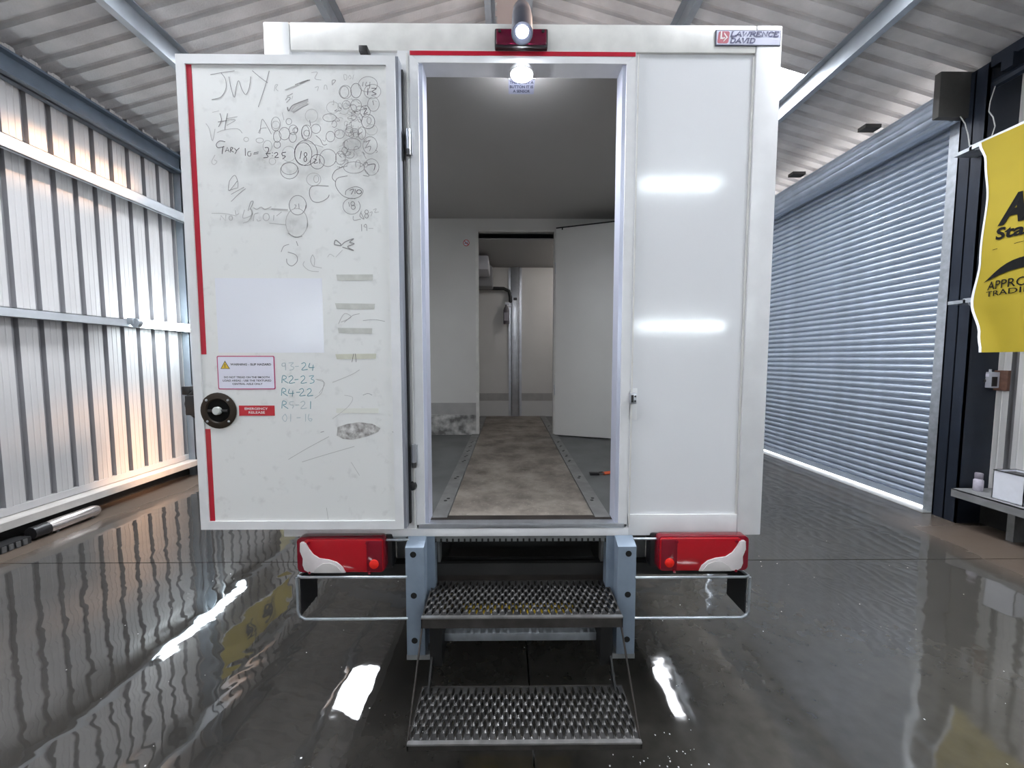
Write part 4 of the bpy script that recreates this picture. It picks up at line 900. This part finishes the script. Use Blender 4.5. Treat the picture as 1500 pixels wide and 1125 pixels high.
for xa, s in ((-0.33, 1), (0.44, -1)):
    MB().prism([(1.70, 0.80), (1.76, 0.80), (1.76, 0.62), (1.73, 0.62)], 'x', xa, xa + s * 0.012).build('step_gusset', GALVD, s1)
np_ = bx('number_plate', PLATEY, van, -0.215, 0.305, 1.735, 1.74, 0.333, 0.445, 0.001)
mb = MB()
for i, w in enumerate((0.05, 0.05, 0.05, 0.05)):       # characters hidden by the step: only broken dark strokes show between its slots
    xx = -0.055 + i * 0.062
    mb.box(xx, xx + 0.012, 1.7335, 1.735, 0.35, 0.43); mb.box(xx + 0.034, xx + 0.046, 1.7335, 1.735, 0.35, 0.43)
mb.build('plate_marks', TEXTK, np_)
bx('plate_backing', UNDER, np_, -0.30, 0.40, 1.742, 1.75, 0.30, 0.56)

# ---- underbody, wheels, cab
bx('chassis_member', UNDER, van, -0.42, -0.32, 1.78, 7.4, 0.55, 0.80)
bx('chassis_member', UNDER, van, 0.45, 0.55, 1.78, 7.4, 0.55, 0.80)
bx('cross_member', UNDER, van, -0.42, 0.55, 2.05, 2.15, 0.55, 0.80)
bx('under_tray', UNDER, van, -0.42, 0.55, 2.2, 5.4, 0.42, 0.55)
MB().cyl((-0.85, 3.45, 0.35), (0.98, 3.45, 0.35), 0.06, 12).build('rear_axle', UNDER, van, smooth=40)
TYRE = mat('tyre_rubber', (0.018, 0.018, 0.018), 0.75)
for wy in (3.45, 6.6):
    for wx in (-0.88, 0.80):
        w = MB().lathe([(0.20, 0.0), (0.30, 0.0), (0.335, 0.03), (0.345, 0.06), (0.345, 0.15), (0.335, 0.18), (0.30, 0.21), (0.20, 0.21)], (wx, wy, 0.345), 32, 'x').build('wheel', TYRE, van, smooth=40)
        MB().lathe([(0.20, 0.02), (0.19, 0.08), (0.06, 0.10), (0.06, 0.19), (0.2, 0.19)], (wx, wy, 0.345), 24, 'x').build('wheel_rim', GALVD, w, smooth=40)
cb = MB().prism([(5.62, 0.45), (5.62, 2.35), (6.2, 2.42), (6.75, 1.75), (7.65, 1.45), (7.75, 0.45)], 'x', -0.90, 1.03).build('cab', WTRIM, van, bev=0.05)

# ================================================================== things around the van
# ---- orange strap on the load floor
st = empty('ratchet_strap', (0.62, 2.40, FZ)); tag(st, 'orange webbing strap with black buckle on the van floor', 'strap')
MB().grid(lambda u, v: (0.60 + u * 0.34, 2.375 + v * 0.035 + 0.03 * math.sin(u * 3), FZ + 0.006 + 0.018 * math.sin(u * 2.6) ** 2 + 0.006 * v), 10, 2).build('strap_webbing', ORANGE, st, solid=0.004)
bx('strap_buckle', BPLAST, st, 0.515, 0.575, 2.372, 2.412, FZ, FZ + 0.016, 0.004)
MB().tube([(0.575, 2.38, FZ + 0.01), (0.605, 2.375, FZ + 0.012), (0.605, 2.41, FZ + 0.012), (0.575, 2.405, FZ + 0.01)], 0.004, 6).build('strap_hook', mat('dark_metal', (0.1, 0.1, 0.1), 0.35, 0.8), st)
# ---- sanitiser bottle hanging on the post
bo = empty('spray_bottle', (-0.028, BY - 0.08, 2.03)); tag(bo, 'small clear spray bottle hanging on the metal post inside the van', 'bottle')
MB().lathe([(0.034, 0), (0.038, 0.01), (0.038, 0.17), (0.030, 0.20), (0.014, 0.22), (0.014, 0.24)], (-0.028, BY - 0.08, 2.03), 16).build('bottle_body', mat('smoky_bottle', (0.16, 0.15, 0.17), 0.2), bo, smooth=40)
bx('bottle_label', mat('bottle_label_grey', (0.30, 0.29, 0.33), 0.5), bo, -0.056, 0.0, BY - 0.12, BY - 0.105, 2.07, 2.17)
bx('spray_trigger', WPLAST, bo, -0.045, 0.012, BY - 0.09, BY - 0.07, 2.268, 2.30, 0.004)
bx('hanger', ALU, bo, -0.01, 0.03, BY - 0.08, BY - 0.02, 2.255, 2.265)

# ---- tube lights
def tube_light(name, label, p0, p1, horiz, grp=None):
    a, b = Vector(p0), Vector(p1); t = empty(name, tuple((a + b) / 2)); tag(t, label, 'light', 'tube lights fixed to the wall rails')
    MB().tube([a, b], 0.048, 14).build('diffuser', TUBE, t, smooth=60)
    d = (b - a).normalized()
    for q, s in ((a, -1), (b, 1)): MB().tube([q, q + d * s * 0.05], 0.050, 14).build('end_cap', GALV, t, smooth=60)
    return t
lt = tube_light('tube_light', 'lit white tube light fixed along the middle wall rail', (-4.185, 4.40, 2.00), (-4.185, 5.85, 2.00), True)
bx('mounting_bracket', GALV, lt, -4.25, -4.19, 4.33, 4.40, 1.985, 2.055, 0.004)
tube_light('tube_light', 'lit white tube light on the lower rail of the gable wall', (2.05, -2.845, 2.13), (3.45, -2.845, 2.13), True)
tube_light('tube_light', 'lit white tube light high on the gable wall', (2.05, -2.86, 4.35), (3.30, -2.86, 4.35), True)
tube_light('tube_light', 'added unseen white tube light on the lower gable rail, nearer the wall with the sideways banner', (-3.45, -2.86, 2.13), (-2.05, -2.86, 2.13), True)  # extra tube behind the camera, added to light the van rear
tube_light('tube_light', 'added unseen white tube light high on the gable, nearer the wall with the sideways banner', (-3.30, -2.86, 4.35), (-2.05, -2.86, 4.35), True)  # second added tube, out of view, for more light on the van rear
for zz, xa, xb in ((2.13, WL, WR), (4.35, -3.9, 3.9)): bx('gable_rail', RAIL, wb, xa, xb, -2.945, -2.90, zz - 0.05, zz + 0.05)

# ---- banners
def banner(name, label, fn, parent_loc, U, V, edge):
    """cloth u 0..U wide, v 0..V high; fn maps (u, v, lift) to space"""
    t = empty(name, parent_loc); tag(t, label, 'banner', 'yellow banners on the side walls')
    MB().grid(lambda a, b: fn(a * U, b * V, 0.0), 24, 40).build('cloth', BANDY, t, smooth=60, fixn=False)
    MB().grid(lambda a, b: fn(a * 0.018, b * V, 0.003), 1, 40).build('white_hem', WPLAST, t, smooth=60, fixn=False)
    mb = MB(); F = lambda u, v: fn(u, v, 0.006)
    put_text(mb, 'AA', 0.135, 0.45, 1.05, 1.29, F, 0.05, 0.18); put_text(mb, 'Standards', 0.134, 0.72, 0.935, 1.035, F, 0.03)
    put_text(mb, 'APPROVED', 0.115, 0.53, 0.53, 0.60, F, 0.004); put_text(mb, 'TRADING', 0.110, 0.47, 0.475, 0.52, F, 0.006)
    ribbon(mb, [(0.12, 0.862), (0.3, 0.880), (0.62, 0.885)], 0.004, F)
    sw = [(0.075 + i * 0.04, 0.60 + 0.16 * math.sin(min(1, i / 7) * PI / 2)) for i in range(10)]; lo = [(0.075 + i * 0.04, 0.60 + 0.075 * math.sin(min(1, i / 8) * PI / 2) - 0.004 * 0) for i in range(10)]
    mb.add([F(*q) for q in sw] + [F(*q) for q in lo], [(i, i + 1, i + 11, i + 10) for i in range(9)])
    mb.build('print', BANK, t, fixn=False)
    return t
def edge_y(v):                                   # the pulled-in hem of the right-hand banner
    pts = [(0, 3.320), (0.15, 3.35), (0.44, 3.43), (0.8, 3.375), (1.3, 3.355), (1.65, 3.39), (1.82, 3.437)]
    for (a, p), (b, q) in zip(pts, pts[1:]):
        if v <= b: t = (v - a) / (b - a); t = t * t * (3 - 2 * t); return p + (q - p) * t
    return pts[-1][1]
def right_banner(u, v, lift):
    k = max(0.0, 1 - u / 0.35); e = 3.40 + (edge_y(min(v, 1.82)) - 3.40) * k
    wave = 0.022 * math.sin(u * 13 + v * 2.4) * (0.4 + 0.6 * (1.82 - v) / 1.82) + 0.012 * math.sin(v * 5 + u * 4)
    return (4.115 + wave - lift, e - u, 1.655 + v)
banner('banner', 'yellow banner with black print hanging beside the roller door', right_banner, (4.15, 3.2, 1.655), 0.84, 1.82, True)
for z, y1, ya in ((3.50, 3.54, 2.54), (2.137, 3.50, 3.40)):
    m_ = MB().box(4.150, 4.175, ya, y1, z - 0.03, z + 0.01); m_.box(4.150, 4.36, y1 - 0.02, y1 + 0.12, z - 0.03, z + 0.0)
    m_.tube([(4.17, 3.43, z - 0.06), (4.17, 3.46, z - 0.055), (4.17, 3.47, z - 0.03)], 0.005, 6)
    m_.build('banner_arm', GALV, wr)
def left_banner(u, v, lift):                      # hung on its side between the two upper rails
    return (-4.13 + 0.03 * math.sin(v * 4 + u * 6) + 0.015 * math.sin(v * 11) + lift, 6.92 - v * 0.94, 2.36 + u * 1.0 + 0.04 * math.sin(v * 1.7))
lb = banner('banner', 'yellow banner hung sideways on the wall between two rails', left_banner, (-4.13, 6.1, 2.36), 0.60, 1.82, False)
for yy in (5.30, 6.05, 6.85): MB().tube([(-4.13, yy, 2.94), (-4.19, yy, 3.20), (-4.252, yy, 3.40)], 0.005, 6).build('hanging_cord', CABLE, lb)
a = empty('banner_rope', (-4.25, 6.2, 3.06)); tag(a, 'pale cord strung along the wall above the sideways banner', 'cord')
MB().tube([(-4.22, 5.30, 3.13), (-4.22, 6.2, 3.10), (-4.22, 7.1, 3.13)], 0.006, 6).build('cord', CABLE, a)
nb = empty('notice_board', (-4.2, 7.35, 1.2)); tag(nb, 'plain cream board fixed below the middle wall rail', 'board')
bx('board_sheet', mat('cream_board', (0.66, 0.60, 0.36), 0.6, var=0.08, vscale=4), nb, -4.24, -4.225, 6.95, 7.75, 1.25, 1.95)
bx('board_edge', WOOD, nb, -4.241, -4.220, 6.95, 7.75, 1.235, 1.25)

# ---- cables at the shutter motor
c1 = MB().tube([(4.27, 3.735, 3.885), (4.28, 3.70, 3.80), (4.29, 3.675, 3.68), (4.29, 3.66, 3.58), (4.29, 3.60, 3.545), (4.26, 3.56, 3.535)], 0.005, 6).build('motor_cable', CABLE, None, smooth=60, loc=(4.27, 3.7, 3.6)); tag(c1, 'short grey cable looping from the motor cover to the banner arm', 'cable')
c2 = MB().tube([(4.33, 3.53, 4.02), (4.32, 3.55, 3.90), (4.32, 3.555, 3.82), (4.32, 3.52, 3.75), (4.32, 3.50, 3.66), (4.32, 3.52, 3.58), (4.30, 3.53, 3.50)], 0.0045, 6).build('hanging_cable', CABLE, None, smooth=60, loc=(4.32, 3.53, 3.5)); tag(c2, 'thin wavy cable hanging from the eaves beam behind the banner', 'cable')

# ---- isolator switch on a wooden board
sw = empty('switch_box', (4.62, 3.60, 1.31)); tag(sw, 'small grey switch box on a brown wooden board', 'switch')
bx('backboard', WOOD, sw, 4.625, 4.655, 3.50, 3.66, 1.30, 1.49, 0.002)
bx('switch_body', mat('switch_grey', (0.46, 0.47, 0.52), 0.4), sw, 4.545, 4.625, 3.555, 3.665, 1.325, 1.475, 0.006)
bx('switch_panel', BPLAST, sw, 4.55, 4.60, 3.552, 3.556, 1.34, 1.43)
MB().cyl((4.545, 3.615, 1.39), (4.525, 3.615, 1.39), 0.022, 14).build('switch_knob', BPLAST, sw, smooth=40)
bx('switch_label', LABELW, sw, 4.5435, 4.5455, 3.575, 3.655, 1.43, 1.46)
MB().cyl((4.585, 3.61, 1.475), (4.585, 3.61, 1.50), 0.018, 12).build('gland', WPLAST, sw, smooth=40)
MB().cyl((4.585, 3.61, 1.49), (4.585, 3.61, 2.4), 0.010, 10).build('conduit', mat('grey_conduit', (0.13, 0.14, 0.15), 0.5), sw, smooth=40)

# ---- things on the right-hand ledge
jg = empty('plastic_jug', (4.42, 3.24, 0.36)); tag(jg, 'white cut-open plastic container standing on the steel ledge', 'container')
jb = MB(); a0, a1, b0, b1, z0, z1, t = 4.32, 4.52, 3.10, 3.31, 0.36, 0.615, 0.006
jb.box(a0, a0 + t, b0, b1, z0, z1); jb.box(a1 - t, a1, b0, b1, z0, z1); jb.box(a0, a1, b0, b0 + t, z0, z1); jb.box(a0, a1, b1 - t, b1, z0, z1); jb.box(a0, a1, b0, b1, z0, z0 + t)
jb.build('jug_body', WPLAST, jg)
jr = MB(); jr.tube([(a0, b0, z1), (a1, b0, z1), (a1, b1, z1), (a0, b1, z1), (a0, b0, z1)], 0.005, 6); jr.build('jug_rim', BPLAST, jg)
bx('jug_contents', BPLAST, jg, a0 + t, a1 - t, b0 + t, b1 - t, z1 - 0.03, z1 - 0.015)
MB().lathe([(0.022, 0), (0.022, 0.05), (0.012, 0.06)], (4.46, 3.16, z1 - 0.02), 14).build('jug_cap', mat('teal_cap', (0.20, 0.42, 0.40), 0.4), jg, smooth=40)
bt = empty('small_bottle', (4.42, 3.49, 0.36)); tag(bt, 'small lilac bottle with grey cap on the steel ledge', 'bottle')
MB().lathe([(0.030, 0), (0.034, 0.006), (0.034, 0.10), (0.024, 0.115)], (4.42, 3.49, 0.36), 18).build('bottle_body', CLEARP, bt, smooth=40)
MB().lathe([(0.026, 0.115), (0.028, 0.12), (0.028, 0.165), (0.024, 0.17)], (4.42, 3.49, 0.36), 18).build('bottle_cap', mat('grey_cap', (0.22, 0.20, 0.24), 0.5), bt, smooth=40)

# ---- things under the left-hand ledge
cn = empty('metal_canister', (-4.20, 3.62, 0.0)); tag(cn, 'rounded silver metal canister lying under the wall ledge', 'canister')
MB().tube([(-4.20, 3.40, 0.066), (-4.20, 3.41, 0.066), (-4.20, 3.44, 0.066), (-4.20, 3.80, 0.066), (-4.20, 3.845, 0.066), (-4.20, 3.865, 0.066)], [0.02, 0.045, 0.058, 0.058, 0.045, 0.02], 20).build('canister_body', mat('polished_silver', (0.62, 0.57, 0.55), 0.22, 0.9), cn, smooth=60)
MB().tube([(-4.20, 3.30, 0.066), (-4.20, 3.42, 0.066)], 0.055, 16).build('canister_end', BPLAST, cn, smooth=60)
for yy in (3.48, 3.78): bx('canister_foot', ALU, cn, -4.215, -4.185, yy, yy + 0.02, 0.0, 0.02)
rb = empty('ribbed_mat', (-4.20, 3.0, 0.0)); tag(rb, 'black ribbed rubber strip under the wall ledge', 'mat')
bx('strip_base', BLACK, rb, -4.30, -4.16, 2.5, 3.27, 0.0, 0.06)
mb = MB()
for i in range(16): mb.box(-4.158, -4.150, 2.52 + i * 0.046, 2.548 + i * 0.046, 0.006, 0.055)
mb.build('strip_ribs', mat('grey_rubber', (0.10, 0.10, 0.10), 0.5), rb)['kind'] = 'stuff'

# ---- scattered flecks on the wet floor
mb = MB()
for i in range(150):
    if i < 70: x, y = random.gauss(0.62, 0.09), random.gauss(1.36, 0.10)
    else: x, y = random.uniform(-2.5, 3.2), random.uniform(1.3, 3.6)
    r = random.uniform(0.0012, 0.0045); a = random.uniform(0, 6)
    mb.add([(x + r * math.cos(a + k * 1.57) * random.uniform(0.6, 1.4), y + r * math.sin(a + k * 1.57), 0.0012) for k in range(4)], [(0, 1, 2, 3)])
fk = mb.build('floor_flecks', mat('white_fleck', (0.75, 0.75, 0.75), 0.5), None, loc=(0.6, 1.4, 0)); tag(fk, 'tiny white flecks of debris scattered on the wet floor', 'debris', kind='stuff')
